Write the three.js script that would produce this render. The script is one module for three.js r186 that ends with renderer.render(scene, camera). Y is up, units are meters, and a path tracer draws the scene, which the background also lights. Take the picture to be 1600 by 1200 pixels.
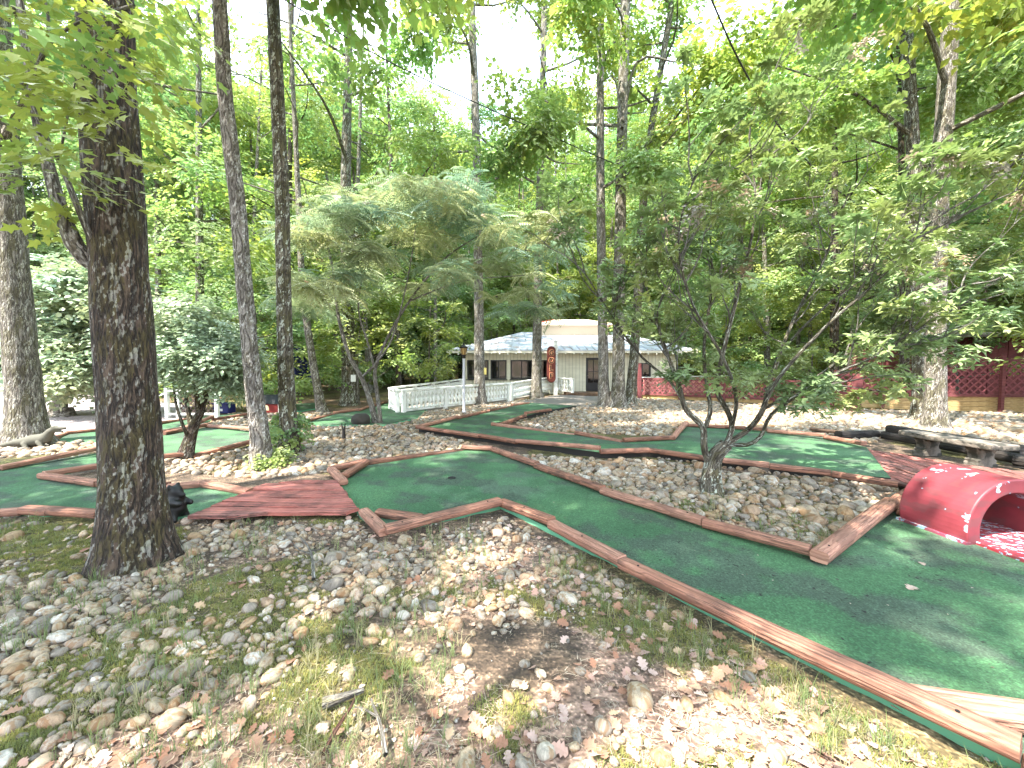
import * as THREE from 'three';
import { mergeGeometries, mergeVertices } from 'three/addons/utils/BufferGeometryUtils.js';
import { FontLoader } from 'three/addons/loaders/FontLoader.js';
import { TextGeometry } from 'three/addons/geometries/TextGeometry.js';
import { RoundedBoxGeometry } from 'three/addons/geometries/RoundedBoxGeometry.js';
import { MarchingCubes } from 'three/addons/objects/MarchingCubes.js';

// ------------------------------------------------------------------ camera, sky, sun, exposure
const V = (x, y, z) => new THREE.Vector3(x, y, z);
const scene = new THREE.Scene();
const EYE = 1.6, LENS = 620, PITCH = Math.atan(28 / LENS);
const camera = new THREE.PerspectiveCamera(2 * Math.atan(600 / LENS) * 180 / Math.PI, 4 / 3, 0.05, 600);
camera.position.set(0, EYE, 0);
camera.rotation.x = -PITCH;
const renderer = new THREE.WebGLRenderer();
renderer.toneMapping = THREE.LinearToneMapping;
renderer.toneMappingExposure = 5.3;
renderer.shadowMap.enabled = true;
{
  const W = 512, H = 256, d = new Float32Array(W * H * 4);
  for (let j = 0; j < H; j++) {
    const e = Math.max(0, Math.sin((j + 0.5) / H * Math.PI - Math.PI / 2));
    const k = Math.pow(1 - e, 2.2);
    for (let i = 0; i < W; i++) {
      const a = i / W * Math.PI * 2;
      const c = 0.5 + 0.5 * Math.sin(a * 3 + 5 * e + 1.3) * Math.sin(a * 5 - 7 * e) ;
      const cl = Math.max(0, c - 0.45) * 1.1;
      const o = (j * W + i) * 4;
      d[o] = 0.72 + 0.62 * k + cl * 0.5; d[o + 1] = 0.94 + 0.44 * k + cl * 0.34; d[o + 2] = 1.3 + 0.12 * k + cl * 0.12; d[o + 3] = 1;
    }
  }
  const sky = new THREE.DataTexture(d, W, H, THREE.RGBAFormat, THREE.FloatType);
  sky.mapping = THREE.EquirectangularReflectionMapping; sky.magFilter = THREE.LinearFilter; sky.needsUpdate = true;
  scene.background = sky; scene.environment = sky;
}
const SUN = V(-0.46, 0.84, 0.33).normalize();
const sun = new THREE.DirectionalLight(0xfff6ea, 4.3);
sun.position.copy(SUN).multiplyScalar(60);
sun.castShadow = true; sun.shadow.mapSize.set(4096, 4096);
Object.assign(sun.shadow.camera, { left: -40, right: 40, top: 40, bottom: -40, near: 1, far: 140 });
scene.add(sun, sun.target);

// ------------------------------------------------------------------ helpers
function rng(seed) { let a = seed >>> 0; return () => { a = (a + 0x6D2B79F5) | 0; let t = Math.imul(a ^ (a >>> 15), 1 | a); t = (t + Math.imul(t ^ (t >>> 7), 61 | t)) ^ t; return ((t ^ (t >>> 14)) >>> 0) / 4294967296; }; }
const R = rng(20240611);
const rr = (a, b, r = R) => a + (b - a) * r();
const pick = (a, r = R) => a[Math.floor(r() * a.length)];
const clamp = (x, a, b) => Math.min(b, Math.max(a, x));
const smooth = (a, b, x) => { const t = clamp((x - a) / (b - a), 0, 1); return t * t * (3 - 2 * t); };
const PERM = new Uint16Array(8192); { const r = rng(77); for (let i = 0; i < 8192; i++) PERM[i] = Math.floor(r() * 65536); }
const hash2 = (x, y) => PERM[(x * 157 + PERM[y & 8191]) & 8191] / 65535;
function vnoise(x, y, per = 0) {
  let xi = Math.floor(x), yi = Math.floor(y); const fx = x - xi, fy = y - yi;
  const u = fx * fx * (3 - 2 * fx), v = fy * fy * (3 - 2 * fy);
  let x1 = xi + 1, y1 = yi + 1;
  if (per) { xi = ((xi % per) + per) % per; yi = ((yi % per) + per) % per; x1 = ((x1 % per) + per) % per; y1 = ((y1 % per) + per) % per; }
  else { xi += 3000; yi += 3000; x1 += 3000; y1 += 3000; }
  const a = hash2(xi, yi), b = hash2(x1, yi), c = hash2(xi, y1), d = hash2(x1, y1);
  return a + (b - a) * u + (c - a) * v + (a - b - c + d) * u * v;
}
function fbm(x, y, oct = 4, per = 0) { let s = 0, a = 0.5, n = 0; for (let i = 0; i < oct; i++) { s += a * vnoise(x, y, per); n += a; x *= 2; y *= 2; per *= 2; a *= 0.5; } return s / n; }

const TN = 1024, TAB = new Float32Array(TN * TN); for (let j = 0; j < TN; j++) for (let i = 0; i < TN; i++) TAB[j * TN + i] = fbm(i / 128, j / 128, 6, 8);
function tf(x, y) { x = (x / 8 - Math.floor(x / 8)) * TN; y = (y / 8 - Math.floor(y / 8)) * TN; const i = Math.floor(x), j = Math.floor(y), a = x - i, b = y - j, i0 = i & 1023, i1 = (i + 1) & 1023, j0 = (j & 1023) * TN, j1 = ((j + 1) & 1023) * TN; const p = TAB[j0 + i0] * (1 - a) + TAB[j0 + i1] * a, q = TAB[j1 + i0] * (1 - a) + TAB[j1 + i1] * a; return p + (q - p) * b; }
// a point of the ground (or of the level h) seen along a sight line measured in the photograph, and a point at a given depth
function sight(px, py) { const x = (px - 800) / LENS, y = -(py - 600) / LENS, c = Math.cos(PITCH), s = Math.sin(PITCH); return V(x, y * c - s, -y * s - c); }
function G(px, py, h = 0) { const d = sight(px, py); const t = (h - EYE) / d.y; return V(d.x * t, h, d.z * t); }
function P(px, py, depth) { const d = sight(px, py); const t = depth / -d.z; return V(d.x * t, EYE + d.y * t, d.z * t); }

const taken = {};
function numbered(n) { if (!(n in taken)) { taken[n] = 0; return n; } taken[n]++; return n + '_' + String(taken[n]).padStart(3, '0'); }
function shadow(o) { o.castShadow = true; o.receiveShadow = true; return o; }
function tag(o, label, category, group) { o.userData.label = label; o.userData.category = category; if (group) o.userData.group = group; return o; }
function thing(name, label, category, group, pos = null) {
  const o = new THREE.Group(); o.name = numbered(name); if (pos) o.position.copy(pos); scene.add(o); return tag(o, label, category, group);
}
function part(name, geo, mat, parent, kind) { const m = shadow(new THREE.Mesh(geo, mat)); m.name = name; if (kind) m.userData.kind = kind; parent.add(m); return m; }
function struct(name, geo, mat) { const m = shadow(new THREE.Mesh(geo, mat)); m.name = numbered(name); m.userData.kind = 'structure'; scene.add(m); return m; }
function box(w, h, d, x = 0, y = 0, z = 0) { const g = new THREE.BoxGeometry(w, h, d); g.translate(x, y, z); return boxUV(g); }
function rbox(w, h, d, x = 0, y = 0, z = 0, r = 0.01) { const g = new RoundedBoxGeometry(w, h, d, 2, r); g.translate(x, y, z); return boxUV(g); }
function boxUV(g, s = 1) {
  const p = g.attributes.position, n = g.attributes.normal, uv = new Float32Array(p.count * 2);
  for (let i = 0; i < p.count; i++) {
    const ax = Math.abs(n.getX(i)), ay = Math.abs(n.getY(i)), az = Math.abs(n.getZ(i));
    const x = p.getX(i), y = p.getY(i), z = p.getZ(i);
    let u, v; if (ay >= ax && ay >= az) { u = x; v = z; } else if (ax > az) { u = z; v = y; } else { u = x; v = y; }
    uv[2 * i] = u * s; uv[2 * i + 1] = v * s;
  }
  g.setAttribute('uv', new THREE.BufferAttribute(uv, 2)); return g;
}
function inPoly(p, x, z) { let c = false; for (let i = 0, j = p.length - 1; i < p.length; j = i++) { const a = p[i], b = p[j]; if ((a.z > z) !== (b.z > z) && x < (b.x - a.x) * (z - a.z) / (b.z - a.z) + a.x) c = !c; } return c; }
function segDist(ax, az, bx, bz, x, z) { const dx = bx - ax, dz = bz - az; const t = clamp(((x - ax) * dx + (z - az) * dz) / (dx * dx + dz * dz + 1e-9), 0, 1); return Math.hypot(x - ax - dx * t, z - az - dz * t); }

// textures -------------------------------------------------------------
function tex(W, H, fn, srgb = true, rep = 1) {
  const d = new Uint8Array(W * H * 4), c = [0, 0, 0];
  for (let j = 0; j < H; j++) for (let i = 0; i < W; i++) { fn(i / W, j / H, c); const o = (j * W + i) * 4; d[o] = clamp(c[0], 0, 255); d[o + 1] = clamp(c[1], 0, 255); d[o + 2] = clamp(c[2], 0, 255); d[o + 3] = 255; }
  const t = new THREE.DataTexture(d, W, H); t.wrapS = t.wrapT = THREE.RepeatWrapping; t.magFilter = THREE.LinearFilter; t.minFilter = THREE.LinearMipmapLinearFilter;
  if (srgb) t.colorSpace = THREE.SRGBColorSpace; if (Array.isArray(rep)) t.repeat.set(rep[0], rep[1]); else t.repeat.set(rep, rep); t.needsUpdate = true; return t;
}
const mixc = (a, b, t, c) => { for (let k = 0; k < 3; k++) c[k] = a[k] + (b[k] - a[k]) * t; };
const M = {};
function std(o) { return new THREE.MeshStandardMaterial({ roughness: 0.85, ...o }); }
const lin = (r, g, b) => new THREE.Color().setRGB(r, g, b);

// bark: vertical furrows, lichen flecks and moss patches; one tile is 1 m round the trunk and 2 m up it
function barkTex(dark, light, lichen, lich, moss, seed) {
  const shape = (u, v) => { const w = (tf(u * 8 + seed, v * 8) - 0.5) * 2.2, f = tf(u * 24 + w, v * 8 + seed), f2 = tf(u * 64, v * 48 + seed); return [clamp(Math.abs(f - 0.5) * 6.5, 0, 1) * 0.75 + (f2 - 0.5) * 0.9 + 0.12, f2]; };
  const map = tex(512, 1024, (u, v, c) => {
    const [t0, f2] = shape(u, v), t = clamp(t0, 0, 1); mixc(dark, light, t, c);
    const m = smooth(0.5, 0.6, tf(u * 8 + seed * 3, v * 8) * 0.75 + f2 * 0.25) * moss; mixc(c.slice(), [64, 60, 24], m * (0.35 + 0.65 * t), c);
    const l = smooth(0.565, 0.615, tf(u * 16 + seed * 5, v * 16 + 3) * 0.5 + tf(u * 48 + 2, v * 56 + seed) * 0.5) * lich; mixc(c.slice(), lichen, l * (0.45 + 0.55 * t), c);
  }, true, [1, 0.5]);
  const bump = tex(512, 1024, (u, v, c) => { c[0] = c[1] = c[2] = 255 * clamp(shape(u, v)[0], 0, 1); }, false, [1, 0.5]);
  return std({ map, bumpMap: bump, bumpScale: 0.03, roughness: 0.95 });
}
M.barkDark = barkTex([26, 20, 15], [88, 74, 62], [186, 192, 186], 0.55, 0.55, 3.1);
M.barkGrey = barkTex([62, 56, 50], [142, 136, 126], [205, 205, 195], 0.7, 0.45, 9.7);
M.barkPale = barkTex([66, 60, 54], [146, 140, 132], [206, 206, 200], 0.75, 0.2, 17.3);
M.barkRed = barkTex([52, 28, 22], [120, 78, 62], [150, 140, 125], 0.2, 0.3, 23.9);
M.barkMoss = barkTex([50, 44, 36], [124, 118, 104], [196, 204, 192], 0.9, 0.5, 31.3);

function woodMat(a, b, dark, opt = {}) {
  const map = tex(512, 256, (u, v, c) => {
    const g = tf(u * 8, v * 64 + tf(u * 8, v * 8) * 8);
    mixc(a, b, clamp((g - 0.25) * 1.9, 0, 1), c);
    const cr = smooth(0.58, 0.66, tf(u * 8 + 9, v * 120)); mixc(c.slice(), dark, cr * (opt.crack ?? 0.7), c);
    const s = smooth(0.54, 0.68, tf(u * 8 + 30, v * 8 + 3)); mixc(c.slice(), dark, s * (opt.stain ?? 0.35), c);
  }, true, [1 / 1.6, 1 / 0.8]);
  const bump = tex(512, 256, (u, v, c) => { const g = tf(u * 8, v * 64 + tf(u * 8, v * 8) * 8), cr = smooth(0.58, 0.66, tf(u * 8 + 9, v * 120)); c[0] = c[1] = c[2] = 255 * clamp(g - cr * 0.5, 0, 1); }, false, [1 / 1.6, 1 / 0.8]);
  return std({ map, bumpMap: bump, bumpScale: opt.bump ?? 0.006, roughness: opt.rough ?? 0.85 });
}
M.timber = [woodMat([136, 92, 74], [174, 126, 104], [74, 54, 45]), woodMat([122, 82, 64], [162, 114, 92], [64, 46, 38], { stain: 0.5 }), woodMat([146, 102, 84], [184, 138, 116], [88, 64, 54], { crack: 0.5 })];
M.redPlank = [woodMat([148, 82, 72], [182, 112, 100], [66, 46, 40], { crack: 1, stain: 0.3, bump: 0.01 }), woodMat([132, 82, 74], [170, 116, 106], [60, 44, 38], { crack: 1, stain: 0.6, bump: 0.012 }), woodMat([160, 92, 80], [192, 122, 110], [80, 52, 44], { crack: 0.8, stain: 0.2, bump: 0.01 })];
M.tie = woodMat([34, 30, 27], [58, 51, 46], [20, 17, 15], { bump: 0.012 });
M.lumber = woodMat([168, 138, 92], [204, 176, 126], [110, 84, 52], { stain: 0.25, crack: 0.3 });
M.deckBrown = woodMat([96, 74, 58], [128, 102, 80], [60, 44, 34]);
M.lattice = std({ color: 0x85464a, roughness: 0.8 });
M.maroon = woodMat([112, 58, 60], [132, 72, 72], [80, 42, 44], { bump: 0.004 });
M.salmon = woodMat([206, 140, 132], [222, 160, 150], [170, 104, 98], { bump: 0.004, crack: 0.3 });
M.white = std({ map: tex(256, 256, (u, v, c) => { const d = smooth(0.55, 0.75, tf(u * 8, v * 8)); mixc([226, 228, 222], [176, 178, 166], d * 0.7, c); }, true, 1), roughness: 0.6 });

// carpet: worn green with dark grime, pale scuffs and specks; one tile is 5 m
M.carpet = std({
  map: tex(1536, 1536, (u, v, c) => {
    const n = tf(u * 8, v * 8), n2 = tf(u * 16 + 5, v * 16), g = vnoise(u * 700, v * 700, 700), g2 = vnoise(u * 420, v * 420, 420);
    mixc([54, 92, 60], [80, 124, 82], clamp(n * 1.5 - 0.25, 0, 1), c);
    mixc(c.slice(), [68, 76, 69], smooth(0.46, 0.66, n2) * 0.6, c);
    mixc(c.slice(), [106, 136, 108], smooth(0.58, 0.7, tf(u * 8 + 3, v * 8 + 3)) * 0.35, c);
    const k = 0.8 + 0.4 * g * g2 + 0.14 * (g - 0.5); c[0] *= k; c[1] *= k; c[2] *= k;
    const sp = vnoise(u * 260 + 5, v * 260, 260); if (sp > 0.92 && n2 > 0.44) { c[0] *= 0.5; c[1] *= 0.42; c[2] *= 0.45; }
  }, true, 1 / 5),
  bumpMap: tex(512, 512, (u, v, c) => { c[0] = c[1] = c[2] = 255 * (0.6 * vnoise(u * 128, v * 128, 128) + 0.4 * vnoise(u * 256, v * 256, 256)); }, false, 1 / 0.8),
  bumpScale: 0.006, roughness: 0.95,
});
M.carpetEdge = std({ color: 0x5f9a78, roughness: 0.95 });
M.slab = std({ color: 0x2c2a28, roughness: 0.95 });

// ------------------------------------------------------------------ layout of the holes (carpets, decks, timber lines)
const g = (...a) => a.map(([x, y]) => G(x, y, 0.03));
const holeMain = [...g([528, 753], [572, 724], [724, 702], [772, 704], [942, 768], [1272, 868])];
const cornerIsland = G(1276, 872, 0.03);
const islandEnd = G(1436, 765, 0.03);
holeMain.push(cornerIsland, islandEnd, V(6.9, 0.03, -4.55), V(7.4, 0.03, -0.6), G(1600, 1203, 0.03).add(V(0.35, 0, 0.45)), G(970, 880, 0.03), G(783, 789, 0.03), G(602, 827, 0.03), G(563, 804, 0.03));
const H2 = 0.09;
const g2 = (...a) => a.map(([x, y]) => G(x, y, H2));
const holeMid = g2([654, 668], [748, 682], [938, 707], [1015, 705], [1120, 719], [1205, 729], [1392, 747], [1354, 699], [1290, 684], [1200, 674], [1133, 668], [1072, 666], [1052, 685], [975, 688], [900, 677], [770, 662], [862, 640], [900, 634], [828, 629], [800, 633], [715, 653]);
const holeLeft = g([-260, 770], [0, 733], [156, 707], [256, 679], [324, 667], [397, 674], [397, 688], [298, 709], [160, 726], [66, 743], [156, 757], [262, 760], [315, 756], [389, 768], [296, 808], [156, 804], [36, 799], [0, 802], [-260, 830]);
const holeFarLeft = g([92, 689], [102, 678], [156, 673], [250, 662], [300, 653], [400, 643], [402, 648], [332, 656], [288, 667], [240, 674], [156, 690]);
const holeFarSmall = g([425, 640], [462, 631], [497, 629], [504, 637], [466, 642]);
const holeCentre = g([472, 661], [524, 646], [560, 642], [604, 630], [632, 627], [668, 640], [652, 653], [604, 664], [500, 665]);
const deckOne = [G(400, 764, 0.05), G(425, 754, 0.05), G(527, 753, 0.05), G(562, 803, 0.05), G(300, 807, 0.05)];
const deckTwo = [G(1335, 699, 0.06), G(1368, 745, 0.06), V(5.05, 0.1, -4.95), V(5.6, 0.1, -4.62), V(7.3, 0.1, -4.7), V(7.55, 0.1, -5.6), G(1500, 722, 0.1)];
const polys = [holeMain, holeMid, holeLeft, holeFarLeft, holeFarSmall, holeCentre, deckOne, deckTwo];
const gravelRoad = [V(-40, 0, -30), V(-24, 0, -23), V(-12.5, 0, -15.5), V(-9.6, 0, -11.5), V(-9.3, 0, -9.8), V(-11, 0, -8.3), V(-16, 0, -6.2), V(-40, 0, -2)];
const logLines = []; // [ax, az, bx, bz] filled by timber runs

function slab(name, poly, top, label) {
  const sh = new THREE.Shape(poly.map((p) => new THREE.Vector2(p.x, -p.z)));
  const geo = new THREE.ExtrudeGeometry(sh, { depth: top + 0.06, bevelEnabled: false });
  geo.rotateX(-Math.PI / 2); geo.translate(0, -0.06, 0); boxUV(geo);
  const m = struct(name, geo, [M.carpet, top > 0.06 ? M.slab : M.carpetEdge]); m.userData.label = label; return m;
}

// ground ------------------------------------------------------------------
const clear = (x, z) => { for (const p of polys) if (inPoly(p, x, z)) return false; return true; };
const mossAt = (x, z) => smooth(0.5, 0.55, fbm(x * 1.1 + 20, z * 1.1 + 7, 5) + (vnoise(x * 23, z * 23) - 0.5) * 0.08);
const litterAt = (x, z) => smooth(0.3, 0.5, fbm(x * 0.9 + 3, z * 0.9 + 51, 4)) * smooth(-4.1, -2.7, z + 0.25 * Math.abs(x - 0.4)) * smooth(-2.6, -1.2, x);
const groundY = (x, z) => {
  const near = (fbm(x * 1.7, z * 1.7, 3) - 0.5) * 0.035 - 0.012 + (vnoise(x * 9, z * 9) - 0.5) * 0.012;
  const r = Math.hypot(x, z); const hill = smooth(40, 120, r) * 16 + smooth(26, 60, r) * (fbm(x * 0.06, z * 0.06, 3) - 0.5) * 1.2;
  return near + hill;
};
function axis(lo, hi, far, step) { const a = []; let s = step, x = lo; while (x > -far) { s *= 1.12; x -= s; a.unshift(x); } for (x = lo; x < hi; x += step) a.push(x); s = step; while (x < far) { a.push(x); s *= 1.12; x += s; } return a; }
{
  const xs = axis(-8, 9, 190, 0.07), zs = axis(-13, 1.2, 190, 0.07), nx = xs.length, nz = zs.length;
  const pos = new Float32Array(nx * nz * 3), col = new Float32Array(nx * nz * 3), uv = new Float32Array(nx * nz * 2), idx = [];
  for (let j = 0; j < nz; j++) for (let i = 0; i < nx; i++) {
    const x = xs[i], z = zs[j], o = j * nx + i;
    pos[o * 3] = x; pos[o * 3 + 1] = groundY(x, z) - 0.004; pos[o * 3 + 2] = z; uv[o * 2] = x / 4; uv[o * 2 + 1] = z / 4;
    const s = fbm(x * 2.3 + 60, z * 2.3, 4); let c = [0.46 + 0.4 * (s - 0.5), 0.38 + 0.34 * (s - 0.5), 0.31 + 0.28 * (s - 0.5)];
    const w = smooth(0.45, 0.6, fbm(x * 0.35 + 9, z * 0.35, 4)); if (z < -14 || Math.abs(x) > 13) { mixc(c.slice(), [0.62, 0.46, 0.32], 0.7, c); mixc(c.slice(), [0.42, 0.5, 0.16], w * 0.7, c); }
    const m = mossAt(x, z); mixc(c.slice(), [0.4, 0.42, 0.14], m * 0.9, c);
    const l = litterAt(x, z); mixc(c.slice(), [1.05, 0.8, 0.73], l * (1 - m * 0.7), c);
    col[o * 3] = c[0]; col[o * 3 + 1] = c[1]; col[o * 3 + 2] = c[2];
    if (i < nx - 1 && j < nz - 1) idx.push(o, o + nx, o + 1, o + 1, o + nx, o + nx + 1);
  }
  const geo = new THREE.BufferGeometry(); geo.setAttribute('position', new THREE.BufferAttribute(pos, 3)); geo.setAttribute('color', new THREE.BufferAttribute(col, 3)); geo.setAttribute('uv', new THREE.BufferAttribute(uv, 2)); geo.setIndex(idx); geo.computeVertexNormals();
  const soil = tex(1024, 1024, (u, v, c) => {
    const n = tf(u * 24, v * 24), f = vnoise(u * 300, v * 300, 300), f2 = vnoise(u * 512, v * 512, 512), st = tf(u * 40, v * 136);
    const b = 70 + 80 * n + 90 * (f - 0.5) * n + 46 * (f2 - 0.5) + 40 * smooth(0.56, 0.66, st);
    c[0] = b * 1.05; c[1] = b * 0.97; c[2] = b * 0.88; if (f > 0.8 && f2 > 0.4) { c[0] += 50; c[1] += 46; c[2] += 44; }
  });
  const bump = tex(1024, 1024, (u, v, c) => { c[0] = c[1] = c[2] = 255 * (0.5 * tf(u * 40, v * 40) + 0.5 * vnoise(u * 300, v * 300, 300)); }, false);
  const m = struct('ground', geo, std({ map: soil, bumpMap: bump, bumpScale: 0.02, vertexColors: true, roughness: 1 })); m.userData.label = 'mossy soil ground with leaf litter under the trees';
}
{ // pale gravel road at the left
  const sh = new THREE.Shape(gravelRoad.map((p) => new THREE.Vector2(p.x, -p.z)));
  const geo = new THREE.ShapeGeometry(sh); geo.rotateX(-Math.PI / 2); geo.translate(0, 0.03, 0); boxUV(geo);
  const m = struct('gravel_road', geo, std({ map: tex(512, 512, (u, v, c) => { const f = vnoise(u * 200, v * 200, 200), n = tf(u * 16, v * 16); const b = 120 + 60 * n + 60 * (f - 0.5); c[0] = b * 1.06; c[1] = b * 0.98; c[2] = b * 0.97; }, true, 1 / 4), bumpMap: tex(512, 512, (u, v, c) => { c[0] = c[1] = c[2] = 255 * vnoise(u * 200, v * 200, 200); }, false, 1 / 4), bumpScale: 0.02, roughness: 1 }));
  m.userData.label = 'pale gravel road beyond the left hole';
}
slab('putting_green', holeMain, 0.03, 'long green carpet hole with the red barrel tunnel');
slab('putting_green', holeMid, H2, 'raised green carpet hole bending toward the building');
slab('putting_green', holeLeft, 0.03, 'green carpet hole forking round the bed of the dark stemmed tree');
slab('putting_green', holeFarLeft, 0.035, 'narrow green carpet hole beside the gravel road');
slab('putting_green', holeFarSmall, 0.03, 'small green carpet by the little red house');
slab('putting_green', holeCentre, 0.035, 'green carpet hole ending at the white balustrade');
{ // cup of the main hole
  const c = thing('golf_cup', 'small round golf cup sunk in the green carpet', 'golf cup', null, G(706, 747, 0.03));
  part('rim', new THREE.TorusGeometry(0.055, 0.006, 6, 24).rotateX(Math.PI / 2), std({ color: 0x1d1f1c, roughness: 0.6 }), c).position.y = 0.004;
  part('opening', new THREE.CircleGeometry(0.054, 24).rotateX(-Math.PI / 2), std({ color: 0x0b0c0a }), c).position.y = 0.004;
}

// ------------------------------------------------------------------ timbers
const PROF = []; { const w = 0.056, h = 0.04; for (let k = 0; k < 12; k++) { const a = k / 12 * Math.PI * 2 + Math.PI / 12; PROF.push([clamp(Math.cos(a) * 1.18, -1, 1) * w, clamp(Math.sin(a) * 1.25, -1, 1) * h]); } }
function timberGeo(len, seed, w = 1, h = 1) { // landscape timber along +x from 0 to len, rounded sides, a little crooked
  const ns = Math.max(2, Math.ceil(len / 0.25)), nk = PROF.length, pos = [], uv = [], idx = [];
  for (let s = 0; s <= ns; s++) {
    const x = s / ns * len, dy = (vnoise(seed * 7 + x * 0.9, 3.3) - 0.5) * 0.016, dz = (vnoise(seed * 5 + x * 0.8, 8.1) - 0.5) * 0.022;
    for (let k = 0; k <= nk; k++) { const [a, b] = PROF[k % nk]; const j = 1 + (vnoise(seed + x * 3, k * 1.7 % nk) - 0.5) * 0.09; pos.push(x, b * h * j + dy, a * w * j + dz); uv.push(x + seed * 1.37, k / nk * 0.38 + seed * 0.31); }
  }
  for (let s = 0; s < ns; s++) for (let k = 0; k < nk; k++) { const a = s * (nk + 1) + k, b = a + nk + 1; idx.push(a, a + 1, b, b, a + 1, b + 1); }
  for (const s of [0, ns]) { const c = pos.length / 3; const o = s * (nk + 1); pos.push(s ? len + 0.004 : -0.004, 0, 0); uv.push(seed, seed); for (let k = 0; k <= nk; k++) { pos.push(pos[(o + k) * 3], pos[(o + k) * 3 + 1], pos[(o + k) * 3 + 2]); uv.push(seed + PROF[k % nk][0] * 0.5, seed + PROF[k % nk][1]); } for (let k = 0; k < nk; k++) s ? idx.push(c, c + 2 + k, c + 1 + k) : idx.push(c, c + 1 + k, c + 2 + k); }
  const geo = new THREE.BufferGeometry(); geo.setAttribute('position', new THREE.Float32BufferAttribute(pos, 3)); geo.setAttribute('uv', new THREE.Float32BufferAttribute(uv, 2)); geo.setIndex(idx); geo.computeVertexNormals(); return geo;
}
let tSeed = 1;
const holeMat = std({ color: 0x17110e, roughness: 0.9 });
const boltGeo = new THREE.CylinderGeometry(0.008, 0.008, 0.01, 10);
function timberRun(label, pts, { y = 0.075, bolts = false, w = 1, h = 1, max = 2.4, mats = M.timber } = {}) {
  const t = thing('timber_border', label, 'border', 'timber edging of the golf holes', V(pts[0].x, 0, pts[0].z));
  for (let i = 0; i + 1 < pts.length; i++) {
    const a = pts[i].clone(), b = pts[i + 1].clone(), L = Math.hypot(b.x - a.x, b.z - a.z), n = Math.max(1, Math.ceil(L / max));
    logLines.push([a.x, a.z, b.x, b.z]);
    for (let k = 0; k < n; k++) {
      const s = tSeed++, len = L / n - 0.008, geo = timberGeo(len, s, w, h), m = part('timber', geo, mats[s % mats.length], t);
      const f = k / n; m.position.set(a.x + (b.x - a.x) * f - t.position.x, y + rr(-0.006, 0.006), a.z + (b.z - a.z) * f - t.position.z);
      m.rotation.y = Math.atan2(-(b.z - a.z), b.x - a.x); m.rotation.x = rr(-0.06, 0.06); m.rotation.z = rr(-0.004, 0.004);
      if (bolts) for (const bx of len > 1 ? [0.16, len - 0.16] : [len / 2]) { const bo = part('bolt_hole', boltGeo, holeMat, m); bo.position.set(bx, 0.04 * h - 0.001 + (vnoise(s * 7 + bx * 0.9, 3.3) - 0.5) * 0.016, (vnoise(s * 5 + bx * 0.8, 8.1) - 0.5) * 0.022 + 0.012); }
    }
  }
  return t;
}
const T = (a, h = 0.09) => a.map(([x, y]) => G(x, y, h));
timberRun('long timber edge of the barrel tunnel hole beside the leaf litter', [...T([[783, 784], [862, 817], [972, 877]]), G(1600, 1196, 0.09), G(1600, 1196, 0.09).add(V(1.0, 0, 1.0))], { bolts: true });
timberRun('timbers at the near corner of the big green beside the red plank bridge', T([[570, 797], [602, 826], [781, 785]]), { bolts: true });
timberRun('short stub timber lying in the near corner of the big green', T([[590, 800], [660, 808]], 0.07), { y: 0.06 });
timberRun('timbers closing the far end of the green with the cup', T([[536, 752], [517, 731], [573, 720], [723, 698], [770, 700], [942, 764], [1100, 816], [1268, 863]]), { bolts: true });
timberRun('short timber slanting across the back corner of the cup green', T([[537, 742], [571, 722]], 0.1), { y: 0.085 });
timberRun('thick timbers between the laurel bed and the barrel tunnel', T([[1282, 868], [1394, 789], [1440, 756]], 0.11), { y: 0.09, w: 1.15, h: 1.25, bolts: true });
timberRun('short timber running behind the red barrel tunnel', T([[1400, 797], [1455, 806]], 0.08), {});
timberRun('loose timber on the carpet in front of the long edge', [G(1438, 1096, 0.1), G(1640, 1124, 0.1)], { w: 1.1, h: 1.15, y: 0.085 });
const yb = H2 + 0.045;
timberRun('timber edge of the raised hole along the laurel bed', T([[652, 666], [749, 679], [808, 688], [938, 704], [1015, 702], [1120, 716], [1203, 726], [1300, 738], [1404, 752]], H2 + 0.06), { y: yb });
timberRun('timber edge of the raised hole on the lamp post side', T([[652, 666], [715, 652], [800, 632], [826, 628]], H2 + 0.06), { y: yb });
timberRun('timbers round the stone mound with the triple tree', T([[860, 639], [769, 661], [900, 675], [974, 686], [1051, 683], [1072, 663], [1133, 666], [1200, 672], [1290, 682], [1350, 696]], H2 + 0.06), { y: yb });
timberRun('far timber edge of the left hole below the reptile statue', T([[-260, 764], [0, 729], [156, 703], [256, 676], [324, 664], [397, 672]]), {});
timberRun('timbers framing the bed of the dark stemmed tree', T([[396, 687], [297, 708], [160, 725], [67, 741], [156, 754], [262, 758], [315, 753], [390, 765]]), {});
timberRun('near timber edge of the left hole beside the big trunk', T([[-260, 824], [0, 799], [36, 796], [80, 797], [156, 802], [230, 804]]), {});
timberRun('timber edge of the narrow hole by the gravel road', T([[78, 684], [102, 675], [156, 670], [250, 660], [300, 651]]), {});
timberRun('timber edge of the hole ending at the white balustrade', T([[468, 660], [522, 644], [560, 640], [604, 628]]), {});
timberRun('timber edge of the narrow hole behind the dark stemmed tree', T([[240, 675], [290, 667], [332, 655], [402, 647]]), {});
{ // weathered broken timber on the stones right of the raised hole
  const t = timberRun('mossy weathered timber lying in the stones by the raised hole', T([[1266, 670], [1345, 678]], 0.08), { mats: [M.deckBrown] });
}

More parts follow.
